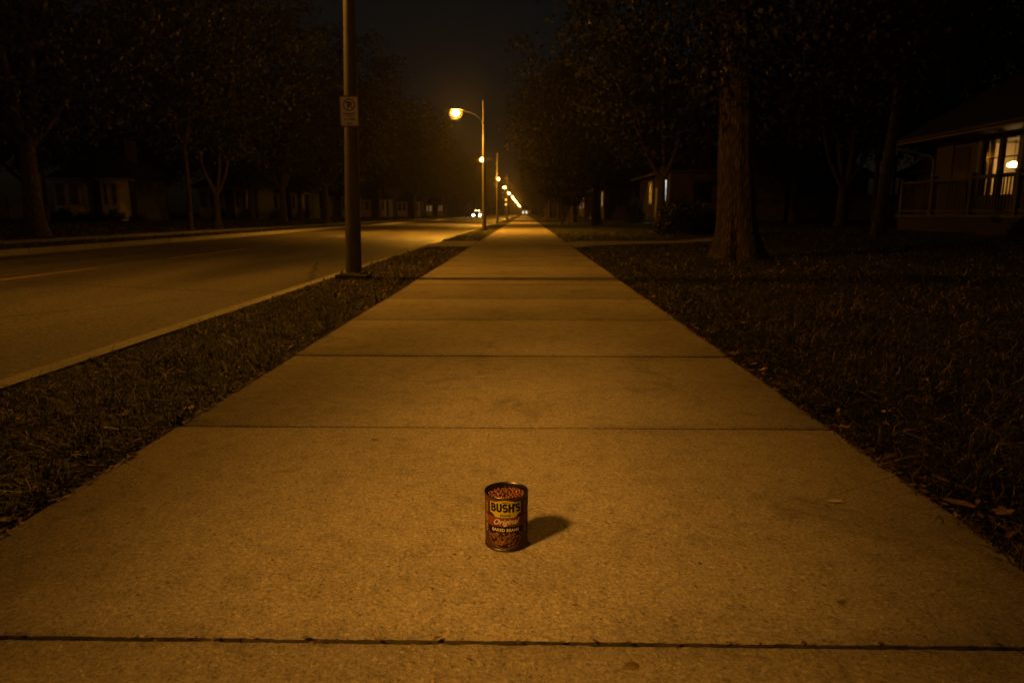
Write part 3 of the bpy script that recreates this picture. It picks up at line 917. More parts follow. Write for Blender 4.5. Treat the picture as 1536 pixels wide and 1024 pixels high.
def plate(b, pts, y0, y1, mi=0):
    n = len(pts)
    b.add([(x, y0, z) for x, z in pts] + [(x, y1, z) for x, z in pts],
          [tuple(range(n)), tuple(reversed(range(n, 2 * n)))] + [(i, i + n, (i + 1) % n + n, (i + 1) % n) for i in range(n)], mi)
b = MB(); plate(b, rrect(.222, .338, .022), 0, .004); b.build('panel', M['sign_edge'], sg)
b = MB(); plate(b, rrect(.190, .306, .010), -.0018, -.0002, 0)
def ring(cx, cz, r1, r2, yy, mi, n=40):
    vs = []
    for i in range(n):
        a = 2 * math.pi * i / n
        vs += [(cx + r1 * math.cos(a), yy, cz + r1 * math.sin(a)), (cx + r2 * math.cos(a), yy, cz + r2 * math.sin(a))]
    b.add(vs, [(2 * i, 2 * i + 1, (2 * i + 3) % (2 * n), (2 * i + 2) % (2 * n)) for i in range(n)], mi)
ring(0, .068, .055, .066, -.0030, 1)
def sletters(s, size, x0, z0, mi, **kw):
    vs, fs = text_into(s, size, x0, z0, 0, mi, **kw)
    b.add([(u, -.0026, v) for u, v in vs], fs, mi)
sletters('P', .098, .003, .033, 2, bold=.004)
ca = R(-45)
b.add([(x * math.cos(ca) - z * math.sin(ca), -.0034, .068 + x * math.sin(ca) + z * math.cos(ca)) for x, z in ((-.057, -.0055), (.057, -.0055), (.057, .0055), (-.057, .0055))], [(0, 1, 2, 3)], 1)
sletters('PARKING', .034, 0, -.038, 2, bold=.0006, sx=.92)
sletters('TOWING', .022, 0, -.060, 2, bold=.0004, sx=.92)
sletters('8-10 AM', .036, 0, -.097, 2, bold=.0008, sx=.88)
b.add([(x, -.0026, -.128 + z) for x, z in ((-.032, 0), (-.012, .012), (-.012, .004), (.012, .004), (.012, .012), (.032, 0), (.012, -.012), (.012, -.004), (-.012, -.004), (-.012, -.012))],
      [(0, 9, 8, 3, 2, 1), (3, 8, 7, 6, 5, 4)], 2)
b.build('sign_face', [M['sign'], M['sign_red'], M['sign_black']], sg)
for z in (.145, -.147):
    b = MB(); b.tube([(0, -.006, z), (0, .005, z)], .006, 10); b.build('bolt', M['tin'], sg)

# ------------------------------------------------------------------ trees
def tree_parts(seed, H, r0, fork, spread, nlimb=5, nleaf=9000, leaf=.16, wob=.06, flare=.55, sides=12, crown_lo=None, lean=0., lobes=False, skirt=0):
    r_ = random.Random(seed); g_ = np.random.default_rng(seed)
    tb = MB()
    pts = []; rad = []
    n = 14 if not lobes else 30
    fx, fy = r_.uniform(-wob, wob), r_.uniform(-wob, wob)
    for i in range(n):
        t = i / (n - 1); z = -.12 + (fork + .12) * t
        pts.append((fx * math.sin(t * 3) + lean * t * fork, fy * math.sin(t * 2.3), z))
        zz = max(z, 0)
        rad.append(r0 * (1 - .28 * t) * (1 + flare * math.exp(-zz / (r0 * 1.0))))
    def lob(i, a):
        z = max(0, pts[i][2])
        e = math.exp(-z / .45)
        return 1 + e * (.16 * math.sin(5 * a + 1) + .10 * math.sin(8 * a + .5)) + .035 * math.sin(11 * a + z * .8) + .02 * math.sin(17 * a - z * 1.3)
    tb.tube(pts, rad, 48 if lobes else sides, lobes=lob if lobes else None)
    top = Vector(pts[-1]); rt = rad[-1]
    clumps = []
    for k in range(nlimb):
        a = 2 * math.pi * (k + r_.uniform(-.25, .25)) / nlimb
        out = spread * r_.uniform(.45, .95); up = (H - fork) * r_.uniform(.55, .95)
        if k == 0: out *= .25; up = (H - fork) * .97
        p = []; rd = []
        m = 9
        for i in range(m):
            t = i / (m - 1)
            o_ = out * (t ** .8); u_ = up * (t ** 1.15)
            p.append(top + Vector((math.cos(a) * o_ + .12 * math.sin(t * 7 + k), math.sin(a) * o_ + .12 * math.cos(t * 6 + k), u_ - .1 * (i == 0))))
            rd.append(max(.012, rt * (.62 if k else .75) * (1 - t) ** .9))
        tb.tube(p, rd, 8)
        for i in range(2, m):
            for q in range(3):
                aa = a + r_.uniform(-1.5, 1.5); L = spread * r_.uniform(.18, .5) * (1.1 - .5 * i / m)
                e = p[i] + Vector((math.cos(aa) * L, math.sin(aa) * L, L * r_.uniform(-.25, .5)))
                tb.tube([p[i], (p[i] + e) / 2 + Vector((0, 0, .08 * L)), e], [max(.01, rd[i] * .45), max(.008, rd[i] * .3), .005], 5)
                clumps += [e, p[i].lerp(e, .6)]
    # fill the crown outline
    lo = crown_lo if crown_lo is not None else fork + .1 * (H - fork)
    cz = (H + lo) / 2; rz = (H - lo) / 2
    for i in range(int(len(clumps) * .9)):
        u = g_.normal(size=3); u /= np.linalg.norm(u); s_ = g_.uniform(.55, 1.0) ** .6
        lump = 1 + .16 * math.sin(3 * math.atan2(u[1], u[0]) + seed) + .12 * math.sin(5 * u[2] + seed)
        sq = (1 - .25 * max(0, u[2]))
        clumps.append(Vector((top.x * .6 + u[0] * spread * s_ * lump * sq, u[1] * spread * s_ * lump * sq, cz + u[2] * rz * s_)))
    for i in range(skirt):
        a = g_.uniform(0, 6.28); q = g_.uniform(.45, 2.6)
        clumps.append(Vector((top.x + q * math.cos(a), top.y + q * math.sin(a), g_.uniform(2.9, 4.5) + .12 * q)))
    C = np.array([tuple(c) for c in clumps]); C[:, 2] = np.maximum(C[:, 2], lo * .9)
    per = max(1, nleaf // len(C))
    idx = np.repeat(np.arange(len(C)), per); N = len(idx)
    size = g_.uniform(.45, 1.2, len(C))[idx] * spread * .115
    off = np.clip(g_.normal(size=(N, 3)), -1.7, 1.7) * np.stack([size, size, size * .55], 1)
    c = C[idx] + off
    c[:, 2] -= .25 * (off[:, 0] ** 2 + off[:, 1] ** 2) / np.maximum(size, .05)
    az = g_.uniform(0, 2 * np.pi, N); pitch = g_.normal(-.5, .5, N); roll = g_.normal(0, .7, N)
    L = leaf * g_.uniform(.6, 1.3, N); W = L * g_.uniform(.45, .75, N)
    d = np.stack([np.cos(az) * np.cos(pitch), np.sin(az) * np.cos(pitch), np.sin(pitch)], 1)
    s0 = np.stack([-np.sin(az), np.cos(az), 0 * az], 1); u0 = np.cross(d, s0)
    s1 = s0 * np.cos(roll)[:, None] + u0 * np.sin(roll)[:, None]; u1 = np.cross(d, s1)
    fold = (.25 * W)[:, None] * u1
    V = np.stack([c, c + d * (L * .45)[:, None] + s1 * (W / 2)[:, None] + fold, c + d * L[:, None], c + d * (L * .45)[:, None] - s1 * (W / 2)[:, None] + fold], 1)
    ctone = g_.uniform(-.38, .34, len(C))[idx]
    tone = np.clip(.45 + ctone + g_.normal(0, .13, N), 0, 1)
    return tb, V, tone

def tree(name, args, loc, label, cat='tree', group=None, bk='bark', scale=1, rz=0):
    tb, V, tone = tree_parts(**args)
    root = empty(name, loc, rz, label, cat, group)
    root.scale = (scale,) * 3
    tb.build('trunk', M[bk], root, smooth=True)
    link('crown', np_mesh('crown', V, 4, [(0, 1, 2), (0, 2, 3)], M['leafgreen'], tone), root)
    return root

GLT = 'street trees in a row beyond the far kerb'
GRT = 'trees on the lawns along the right of the sidewalk'
# right side, near
tree('shade_tree', dict(seed=3, H=12.5, r0=.325, fork=4.0, spread=4.3, nlimb=8, nleaf=36000, leaf=.115, flare=.38, crown_lo=2.75, lean=-.05, lobes=True, wob=.03, skirt=46),
     (3.60, 12.0, .0), 'large shade tree with thick ridged trunk on the right lawn', group=GRT, bk='bark_big')
tree('lawn_tree', dict(seed=9, H=10, r0=.19, fork=4.6, spread=3.6, nlimb=5, nleaf=9000, leaf=.17, flare=.5, crown_lo=3.9, lean=.06),
     (11.25, 22.8, .05), 'slender tree with slightly leaning trunk before the house porch', group=GRT)
# variants that are copied
tA = tree('street_tree', dict(seed=21, H=12.5, r0=.30, fork=3.0, spread=5.0, nlimb=6, nleaf=15000, leaf=.2, flare=.5, crown_lo=2.9),
          (-15.75, 22.6, .0), 'thick trunked street tree at the far left, in front of the fence', group=GLT)
tB = tree('street_tree', dict(seed=22, H=11.5, r0=.115, fork=3.9, spread=4.0, nlimb=5, nleaf=11000, leaf=.2, flare=.7, crown_lo=4.2),
          (-15.2, 32.0, .02), 'thin straight street tree with pale slender trunk beyond the road', group=GLT)
tC = tree('street_tree', dict(seed=25, H=13, r0=.20, fork=1.75, spread=4.8, nlimb=4, nleaf=14000, leaf=.21, flare=.5, crown_lo=4.6),
          (-15.1, 34.6, .02), 'street tree forking low into three long pale limbs', group=GLT)
tD = tree('street_tree', dict(seed=24, H=14, r0=.26, fork=2.4, spread=4.8, nlimb=6, nleaf=14000, leaf=.22, flare=.5, crown_lo=3.2),
          (-15.9, 46.5, .02), 'street tree with forked trunk just left of the near lamp post', group=GLT)
VAR = [tA, tB, tC, tD]
def put(src, x, y, s, label, group, name=None, rz=None, z=0.):
    o = copy_tree(src); o.location = (x, y, z); o.scale = (s, s, s * random.uniform(.93, 1.08))
    o.rotation_euler = (0, 0, random.uniform(0, 6.28) if rz is None else rz)
    if name: o.name = name
    return tag(o, label, 'tree', group)
put(tA, -14.9, 53, .95, 'street tree seen close beside the near lamp post, left of it', GLT)
for i, (x, y, s) in enumerate([(-14.8, 62, 1.05), (-14.6, 71, 1.0), (-15, 82, 1.1), (-14.4, 93, 1.0), (-14.8, 105, 1.1), (-14.5, 118, 1.05), (-14.6, 133, 1.1),
                               (-14.2, 150, 1.1), (-14.5, 170, 1.15), (-14, 195, 1.2), (-14, 225, 1.2), (-13.8, 260, 1.25), (-13.5, 300, 1.3)]):
    put(VAR[(i * 3 + 3) % 4], x, y, s, 'dark street tree in the distant row beyond the road', GLT)
for i, (x, y, s) in enumerate([(-24.5, 36, 1.0), (-29, 57, 1.0), (-35, 50, 1.15), (-42, 40, 1.1), (-31, 70, 1.1), (-22, 57, .9), (-21.5, 68, 1.0), (-21, 84, 1.1), (-23, 100, 1.15), (-26, 120, 1.25), (-22, 145, 1.25), (-38, 62, 1.3), (-46, 52, 1.1), (-52, 47, 1.2), (-58, 58, 1.3), (-44, 80, 1.4), (-33, 90, 1.3), (-50, 60, 1.35), (-24, 175, 1.3)]):
    put(VAR[(i * 3 + 1) % 4], x, y, s, 'dark tree standing in the back yards behind the far houses', 'trees among the far houses', 'yard_tree')
# right rows
put(tD, 7.0, 37, 1.0, 'dark tree whose trunk stands before the bright white window', GRT, 'lawn_tree', z=.03)
sm = tree('small_tree', dict(seed=31, H=4.4, r0=.07, fork=1.3, spread=1.7, nlimb=5, nleaf=4500, leaf=.15, flare=.6, crown_lo=1.5),
     (2.15, 40.5, 0), 'small low tree with lamplit leaves close to the sidewalk', group=GRT)
o = put(sm, 3.1, 50, .9, 'second small tree beside the sidewalk, behind the lamplit one', GRT, 'small_tree')
put(tA, 4.8, 47.5, 1.05, 'tall tree leaning its crown over the sidewalk past the driveway', GRT, 'lawn_tree')
for i, (x, y, s) in enumerate([(4.0, 60, 1.1), (4.6, 73, 1.1), (4.2, 88, 1.1), (4.8, 104, 1.15), (4.2, 122, 1.15), (4.6, 143, 1.2), (4.4, 168, 1.2), (4.2, 198, 1.2),
                               (4.4, 235, 1.25), (4.2, 280, 1.3), (4.5, 330, 1.3)]):
    put(VAR[(i * 3) % 4], x, y, s, 'dark lawn tree in the distant row right of the sidewalk', GRT, 'lawn_tree')
for i, (x, y, s) in enumerate([(14.5, 33, 1.1), (19, 39, 1.2), (25, 36, 1.25), (12, 66, 1.2), (18, 56, 1.2), (27, 48, 1.3), (11, 84, 1.2), (10, 105, 1.3), (11, 130, 1.3), (31, 28, 1.25), (20, 75, 1.4), (10, 160, 1.3), (36, 40, 1.4), (23, 45, 1.0), (16.5, 44, .9), (28, 64, 1.4), (36, 60, 1.4), (44, 52, 1.4), (15, 78, 1.3), (42, 36, 1.3), (22, 92, 1.5)]):
    put(VAR[(i * 3 + 2) % 4], x, y, s, 'dark tree standing behind the houses on the right', 'trees behind the right houses', 'yard_tree')
for i, (x, y, s) in enumerate([(-9, 560, 2.0), (-2, 575, 2.0), (5, 560, 2.0), (12, 570, 2.0), (-16, 570, 2.0)]):
    put(VAR[i % 4], x, y, s, 'tiny far tree closing the end of the avenue', 'trees closing the avenue', 'avenue_tree')

def shrub(name, loc, rx, ry, h, n, leaf, label, seed, group=None):
    g_ = np.random.default_rng(seed)
    nc = 46
    u = g_.normal(size=(nc, 3)); u /= np.linalg.norm(u, axis=1)[:, None]; u[:, 2] = np.abs(u[:, 2])
    s_ = g_.uniform(.45, 1, nc)[:, None]
    C = u * s_ * np.array([rx, ry, h * .86]) + np.array([0, 0, .06 * h])
    idx = np.repeat(np.arange(nc), n // nc); N = len(idx)
    c = C[idx] + g_.normal(size=(N, 3)) * np.array([rx, ry, h * .7]) * .16
    c[:, 2] = np.abs(c[:, 2])
    d = g_.normal(size=(N, 3)); d[:, 2] += .3; d /= np.linalg.norm(d, axis=1)[:, None]
    s1 = np.cross(d, g_.normal(size=(N, 3))); s1 /= np.linalg.norm(s1, axis=1)[:, None]
    L = leaf * g_.uniform(.6, 1.3, N); W = L * .55
    V = np.stack([c, c + d * (L * .5)[:, None] + s1 * (W / 2)[:, None], c + d * L[:, None], c + d * (L * .5)[:, None] - s1 * (W / 2)[:, None]], 1)
    root = empty(name, loc, 0, label, 'shrub', group)
    link('foliage', np_mesh('foliage', V, 4, [(0, 1, 2), (0, 2, 3)], M['leafgreen'], np.clip(.45 + g_.normal(0, .22, N), 0, 1)), root)
    b = MB()
    for i in range(7):
        e = C[i * 5]; b.tube([(e[0] * .15, e[1] * .15, -.03), (e[0] * .5, e[1] * .5, e[2] * .55), tuple(e)], [.02, .014, .006], 5)
    b.build('stem', M['bark'], root)
    return root
shrub('shrub', (5.9, 25.6, .0), 1.15, .9, 1.28, 5500, .11, 'broad dark bush left of the large trunk', 41)
shrub('shrub', (7.0, 26.2, .02), .9, .8, 1.1, 4000, .11, 'dark bush half hidden behind the large trunk', 42)
shrub('shrub', (8.1, 52.5, .04), .75, .8, 1.75, 3500, .13, 'rounded hedge bush with lamplit side by the house corner', 43)
shrub('shrub', (19.5, 30.5, .2), 1.2, 1.0, 1.5, 2500, .14, 'dark bush beside the far end of the porch', 44)
shrub('shrub', (12.8, 18.2, .12), .45, .45, .75, 2000, .07, 'small dark bush at the foot of the porch', 45)
for i, (x, y, rx, h, lbl) in enumerate([(-28.3, 43.2, .55, .8, 'round bush under the left bay window'), (-27.2, 43.4, .5, .6, 'low bush between the two pale bays'),
                                     (-25.4, 43.3, .7, .75, 'bush at the corner of the right bay'), (-23.6, 43.0, .5, .5, 'low bush standing right of the two bay house'),
                                     (-24.6, 57.5, .8, 1.1, 'dark round bush before the second far house'), (-22.4, 57.0, .7, .9, 'lamplit bush right of the second far house'),
                                     (-21.8, 62, .8, 1.0, 'bush between the second and third far houses'), (-22.6, 72.5, .9, 1.2, 'dark bush before the third far house')]):
    shrub('shrub', (x, y, .25), rx, rx, h, 1400, .12, lbl, 60 + i)

# ------------------------------------------------------------------ bungalow on the right
hz = .2
H1 = empty('bungalow', (16.3, 21.3, hz), 0, 'dark bungalow with lit window, brick porch base and railing', 'house')
def hb(name, m, parent, boxes, smooth=False):
    b = MB()
    for bx in boxes: b.bb(*bx)
    return b.build(name, m, parent, smooth)
# coordinates inside the house: x 0 = street wall, y 0..7.6 along the street
wy0, wy1 = 2.83, 4.65      # window opening
wz0, wz1 = 1.18, 3.06
hb('wall', M['siding_tan'], H1, [(0, .18, wy1, 7.6, 0, 3.5), (0, .18, -7, wy0, 0, 3.5), (0, .18, wy0, wy1, 0, wz0), (0, .18, wy0, wy1, wz1, 3.5),
                                 (.18, 8, 7.42, 7.6, 0, 3.5), (.18, 8, -7, -6.82, 0, 3.5), (7.82, 8, -6.82, 7.42, 0, 3.5)])
hb('corner_pilaster', M['siding_tan'], H1, [(-.05, -.002, 6.4, 7.45, .55, 3.12)])
hb('wall_cap', M['trim'], H1, [(-.08, -.002, 6.36, 7.5, 3.12, 3.2)])
dw = hb('door', M['door'], H1, [(-.03, -.003, 5.42, 6.3, .55, 2.95)])
b = MB(); b.ball((-.06, 5.52, 1.6), .035, 8, 6); b.build('handle', M['tin'], dw)
wn = hb('window', M['trim_dark'], H1, [(-.04, .12, wy0 - .10, wy0, wz0 - .08, wz1 + .1), (-.04, .12, wy1, wy1 + .10, wz0 - .08, wz1 + .1),
                                       (-.04, .12, wy0, wy1, wz1, wz1 + .1), (-.06, .12, wy0, wy1, wz0 - .08, wz0),
                                       (-.02, .10, 3.63, 3.85, wz0, wz1), (-.02, .1, wy0, wy1, 1.76, 1.90), (.0, .06, 3.852, wy1, 2.42, 2.46), (.0, .06, wy0, 3.628, 2.42, 2.46)])
hb('window_trim', M['trim'], wn, [(-.06, -.003, wy1 + .102, wy1 + .24, wz0 - .1, wz1 + .22)])
hb('window_trim', M['trim'], wn, [(-.06, -.003, wy0 - .24, wy0 - .102, wz0 - .1, wz1 + .22)])
hb('pane', M['glass'], wn, [(.03, .036, wy0, 3.63, wz0, 1.76), (.03, .036, wy0, 3.63, 1.90, wz1), (.03, .036, 3.85, wy1, wz0, 1.76), (.03, .036, 3.85, wy1, 1.90, wz1)])
hb('room', M['plaster'], H1, [(.2, 4.4, -.2, -.1, .5, 3.4), (.2, 4.4, 7.0, 7.1, .5, 3.4), (4.3, 4.4, -.1, 7.0, .5, 3.4), (.2, 4.3, -.1, 7.0, .42, .5), (.2, 4.3, -.1, 7.0, 3.3, 3.4)])
M['curtain'] = noisy('pale curtain', (.62, .52, .36), (.70, .58, .40), 3, .9, .05)
b = MB()
for y0, y1 in ((wy1 - .14, wy1 + .1), (wy0 - .1, wy0 + .12)):
    n = 24; vs = []
    for i in range(n + 1):
        y = y0 + (y1 - y0) * i / n; x = .27 + .025 * math.sin(i * 1.6)
        vs += [(x, y, .95), (x, y, 3.12), (x + .008, y, .95), (x + .008, y, 3.12)]
    fs = []
    for i in range(n):
        a = 4 * i; fs += [(a, a + 1, a + 5, a + 4), (a + 2, a + 6, a + 7, a + 3), (a + 1, a + 3, a + 7, a + 5)]
    b.add(vs, fs)
b.build('curtain', M['curtain'], H1, smooth=True)
# roof: long street eave with gutter and a dormer
b = MB()
b.add([(-1.45, -7.6, 3.36), (-1.45, 8.25, 3.36), (4, 8.25 - 2.2, 6.9), (4, -7.6, 6.9), (9.45, 8.25, 3.36), (9.45, -7.6, 3.36),
       (-1.45, -7.6, 3.26), (-1.45, 8.25, 3.26), (9.45, 8.25, 3.26), (9.45, -7.6, 3.26)],
      [(0, 3, 2, 1), (1, 2, 4), (2, 3, 5, 4), (0, 1, 7, 6), (1, 4, 8, 7), (4, 5, 9, 8), (5, 3, 0), (5, 0, 6, 9)])
rf = b.build('roof', M['shingle'], H1)
hb('soffit', M['trim_dark'], rf, [(-1.42, 9.4, -7.5, 8.2, 3.22, 3.257)])
hb('fascia', M['trim'], rf, [(-1.50, -1.455, -7.6, 8.28, 3.20, 3.36), (-1.45, 9.4, 8.255, 8.29, 3.20, 3.36)])
b = MB(); b.tube([(-1.56, -7.6, 3.31), (-1.56, 8.30, 3.31)], .065, 10); b.build('gutter', M['trim_dark'], rf, smooth=True)
b = MB(); b.tube([(-1.5, 8.0, 3.25), (-1.45, 7.95, 3.10), (-1.0, 7.8, 2.98), (-.2, 7.66, 2.80), (-.07, 7.62, 2.6), (-.07, 7.62, .1)], .045, 8)
b.build('downspout', M['trim'], H1, smooth=True)
dm = hb('dormer', M['siding_grey'], rf, [(1.0, 4.2, .2, 3.4, 3.9, 5.9)])
b = MB(); b.add([(.6, -.2, 5.8), (.6, 1.8, 6.9), (.6, 3.8, 5.8), (5, -.2, 5.8), (5, 1.8, 6.9), (5, 3.8, 5.8), (.6, -.2, 5.7), (.6, 3.8, 5.7), (5, -.2, 5.7), (5, 3.8, 5.7)],
      [(0, 3, 4, 1), (1, 4, 5, 2), (0, 1, 2, 7, 6), (3, 8, 9, 5, 4), (0, 6, 8, 3), (2, 5, 9, 7), (6, 7, 9, 8)])
b.build('dormer_roof', M['shingle'], rf)
hb('dormer_window', M['trim_dark'], rf, [(.96, .998, .9, 2.7, 4.35, 5.5)])
# porch
hb('porch_base', M['brick'], H1, [(-2.35, -.003, -6.5, 5.55, -.25, .42)])
hb('porch_floor', M['trim_dark'], H1, [(-2.42, -.003, -6.56, 5.62, .42, .50)])
pr = hb('railing', M['rail'], H1, [(-2.33, -2.25, -6.4, 5.5, 1.60, 1.68), (-2.32, -2.26, -6.4, 5.5, .60, .66), (-2.25, -.01, 5.43, 5.5, 1.60, 1.68), (-2.25, -.01, 5.44, 5.49, .60, .66)])
b = MB()
y = -6.3
while y < 5.4:
    b.bb(-2.305, -2.275, y - .015, y + .015, .66, 1.60); y += .145
x = -2.1
while x < -.1:
    b.bb(x - .015, x + .015, 5.45, 5.48, .66, 1.60); x += .145
b.build('baluster', M['rail'], pr)
for py in (5.46, 3.5, 1.4, -.7, -2.8, -4.9):
    b = MB(); b.bb(-2.36, -2.22, py - .07, py + .07, .50, 1.74); b.box((-2.29, py, 1.76), (.2, .2, .045)); b.build('railing_post', M['rail'], pr)
st = MB()
for i in range(3): st.bb(-3.3 + i * .3, -3.0 + i * .3, -1.6, -.2, -.25, -.05 + .16 * i)
st.build('porch_step', M['brick'], H1)
# lamp inside
lm = empty('ceiling_lamp', (18.35, 27.4, 2.55), 0, 'small glowing lamp hanging inside the lit bungalow window', 'lamp')
M['shade_glow'] = emis('warm lamp shade', (1, .60, .22), 42)
b = MB(); b.lathe([(.06, .10), (.17, .05), (.20, -.05), (.10, -.09), (0, -.095)], 20); b.build('lamp_shade', M['shade_glow'], lm, smooth=True)
b = MB(); b.tube([(0, 0, .10), (0, 0, .88)], .012, 8); b.lathe([(.0, .88), (.05, .87), (.05, .84)], 12); b.build('stem', M['housing'], lm)

# shed beyond the porch
S = empty('garden_shed', (21.5, 36, .2), 0, 'low pale shed behind the bungalow corner', 'shed')
hb('wall', M['siding_grey'], S, [(-1.2, 1.8, -1.5, 1.5, 0, 2.6)])
b = MB(); b.add([(-1.5, -1.8, 2.5), (-1.5, 0, 3.3), (-1.5, 1.8, 2.5), (2.1, -1.8, 2.5), (2.1, 0, 3.3), (2.1, 1.8, 2.5), (-1.5, -1.8, 2.6), (-1.5, 1.8, 2.6), (2.1, -1.8, 2.6), (2.1, 1.8, 2.6)],
                [(6, 8, 4, 1), (1, 4, 9, 7), (0, 3, 8, 6), (2, 7, 9, 5), (0, 6, 1, 7, 2), (3, 5, 9, 4, 8), (0, 2, 5, 3)])
b.build('roof', M['shingle'], S)

# ------------------------------------------------------------------ brick house with the bright white window
M['cool_glow'] = emis('cool white lit pane', (.86, .94, .90), 1.7)
M['warm_glow'] = emis('warm lit pane', (1, .62, .28), .35)
M['porch_glow'] = emis('small porch bulb', (1, .62, .28), 4)
def hip(b, x0, x1, y0, y1, z0, z1):
    cx = (x0 + x1) / 2; d = (x1 - x0) / 2
    b.add([(x0, y0, z0), (x1, y0, z0), (x1, y1, z0), (x0, y1, z0), (cx, y0 + d * .8, z1), (cx, y1 - d * .8, z1), (x0, y0, z0 - .14), (x1, y0, z0 - .14), (x1, y1, z0 - .14), (x0, y1, z0 - .14)],
          [(0, 1, 4), (1, 2, 5, 4), (2, 3, 5), (3, 0, 4, 5), (0, 6, 7, 1), (1, 7, 8, 2), (2, 8, 9, 3), (3, 9, 6, 0), (6, 9, 8, 7)])
def brick_house(loc, label, lit):
    h = empty('brick_house', loc, 0, label, 'house', 'brick houses along the right side')
    hb('wall', M['brick_dark'], h, [(0, 8, 0, 13, -.1, 3.45)])
    b = MB(); hip(b, -.7, 8.7, -.6, 13.6, 3.6, 6.4); r_ = b.build('roof', M['shingle'], h)
    hb('fascia', M['trim_dark'], r_, [(-.74, -.703, -.62, 13.6, 3.47, 3.6), (-.7, 8.7, -.64, -.603, 3.47, 3.6)])
    def win(y0, y1, z0, z1, m):
        f = hb('window', M['trim'], h, [(-.07, -.003, y0 - .14, y0, z0 - .12, z1 + .14), (-.07, -.003, y1, y1 + .14, z0 - .12, z1 + .14),
                                        (-.07, -.003, y0, y1, z1, z1 + .14), (-.09, -.003, y0, y1, z0 - .12, z0), (-.06, -.02, y0, y1, (z0 + z1) / 2 - .03, (z0 + z1) / 2 + .03)])
        hb('pane', m, f, [(-.018, -.003, y0, y1, z0, z1)])
    win(1.1, 2.35, 1.55, 3.1, lit[0])
    win(6.8, 8.6, 1.5, 3.1, lit[1])
    def winf(x0, x1, z0, z1):
        f = hb('window', M['trim_dark'], h, [(x0 - .1, x0, -.06, -.003, z0, z1), (x1, x1 + .1, -.06, -.003, z0, z1), (x0 - .1, x1 + .1, -.07, -.003, z1, z1 + .1), (x0 - .1, x1 + .1, -.08, -.003, z0 - .1, z0)])
        hb('pane', M['darkglass'], f, [(x0, x1, -.016, -.003, z0, z1)])
    winf(1.6, 2.9, 1.4, 2.9); winf(4.4, 5.6, 1.4, 2.9)
    hb('step', M['kerb'], h, [(-1.2, -.003, 4.2, 5.6, -.1, .3)])
    hb('door', M['door'], h, [(-.04, -.003, 4.4, 5.4, .3, 2.6)])
    return h
brick_house((10.15, 50.2, .06), 'dark brick house with one bright white window', (M['cool_glow'], M['darkglass']))
brick_house((9.2, 83, .06), 'distant brick house with a dim warm window on the right', (M['warm_glow'], M['darkglass']))
brick_house((9.6, 115, .06), 'farthest brick house with a faint warm window on the right', (M['warm_glow'], M['warm_glow']))

brick_house((20.5, 60, .2), 'dark unlit house behind the yard trees, left of the porch house', (M['darkglass'], M['darkglass']))
brick_house((31, 47, .2), 'dark unlit house behind the shed and porch', (M['darkglass'], M['darkglass']))
rf2 = empty('board_fence', (27.5, 57, .2), R(-4), 'dark board fence far behind the slender lawn tree', 'fence')
b = MB()
for i in range(130): b.bb(-13 + i * .2, -12.815 + i * .2, 0, .03, .0, 2.0 + .015 * math.sin(i * 2.2))
b.build('board', M['fence'], rf2)
for x in (-12.9, -8.5, -4, .5, 5, 9.5, 12.9):
    b = MB(); b.bb(x - .06, x + .06, .031, .15, -.2, 2.1); b.build('fence_post', M['fence'], rf2)

# ------------------------------------------------------------------ pale houses beyond the road
def bay_house(loc, label, lit=None):
    h = empty('bay_house', loc, 0, label, 'house', 'pale houses beyond the road')
    hb('wall', M['siding_grey'], h, [(-2.7, 2.3, 1.3, 5.2, -.2, 2.55)])
    for x0, x1 in ((-2.2, -.5), (.8, 1.9)):
        w = hb('bay', M['siding_cream'], h, [(x0, x1, 0, 1.298, -.2, 2.42)])
        hb('bay_eave', M['trim'], w, [(x0 - .15, x1 + .45, -.32, 1.297, 2.422, 2.53)])
        for k in (0, 1):
            wx0 = x0 + .2 + k * ((x1 - x0) * .5); wx1 = wx0 + (x1 - x0) * .5 - .35
            f = hb('window', M['trim'], w, [(wx0 - .06, wx0, -.05, -.003, .95, 2.2), (wx1, wx1 + .06, -.05, -.003, .95, 2.2), (wx0 - .06, wx1 + .06, -.06, -.003, 2.2, 2.28), (wx0 - .08, wx1 + .08, -.08, -.003, .86, .95),
                                            (wx0, wx1, -.04, -.02, 1.55, 1.6)])
            hb('pane', lit or M['darkglass'], f, [(wx0, wx1, -.016, -.003, .95, 2.2)])
    hb('door', M['door'], h, [(-.3, .6, 1.25, 1.297, 0, 2.1)])
    b = MB(); hip(b, -3.1, 2.7, .7, 6.6, 2.72, 4.6); r_ = b.build('roof', M['shingle'], h)
    hb('chimney', M['brick_dark'], r_, [(.8, 1.3, 3.2, 3.7, 3.2, 5.1)])
    return h
h0 = bay_house((-27.4, 44.4, .36), 'pale house with two bay fronts between the left trees')
for (x, y, lbl) in [(-25.0, 59, 'pale house behind the low forked street tree'), (-25.2, 74, 'pale house behind the trunk left of the near lamp post'),
                    (-24.6, 92, 'pale house just left of the near lamp post'), (-24, 112, 'far pale house right of the near lamp post'),
                    (-22, 135, 'farther pale house, second right of the near lamp post')]:
    o = copy_tree(h0); o.location = (x, y, .34); tag(o, lbl, 'house', 'pale houses beyond the road')
M['faint_glow'] = emis('faint warm pane', (1, .6, .25), .12)
far = bay_house((-21, 165, .3), 'farthest pale house with faintly lit windows beyond the road', M['faint_glow'])
fe = empty('board_fence', (-34.5, 45, .28), R(4), 'weathered board fence at the far left edge', 'fence')
b = MB()
for i in range(34): b.bb(-3.4 + i * .2, -3.215 + i * .2, 0, .03, .05, 1.15 + .012 * math.sin(i * 2.2))
b.build('board', M['fence'], fe)
for x in (-3.3, -1.0, 1.3, 3.35):
    b = MB(); b.bb(x - .06, x + .06, -.1, -.003, -.1, 1.45); b.build('fence_post', M['fence'], fe)

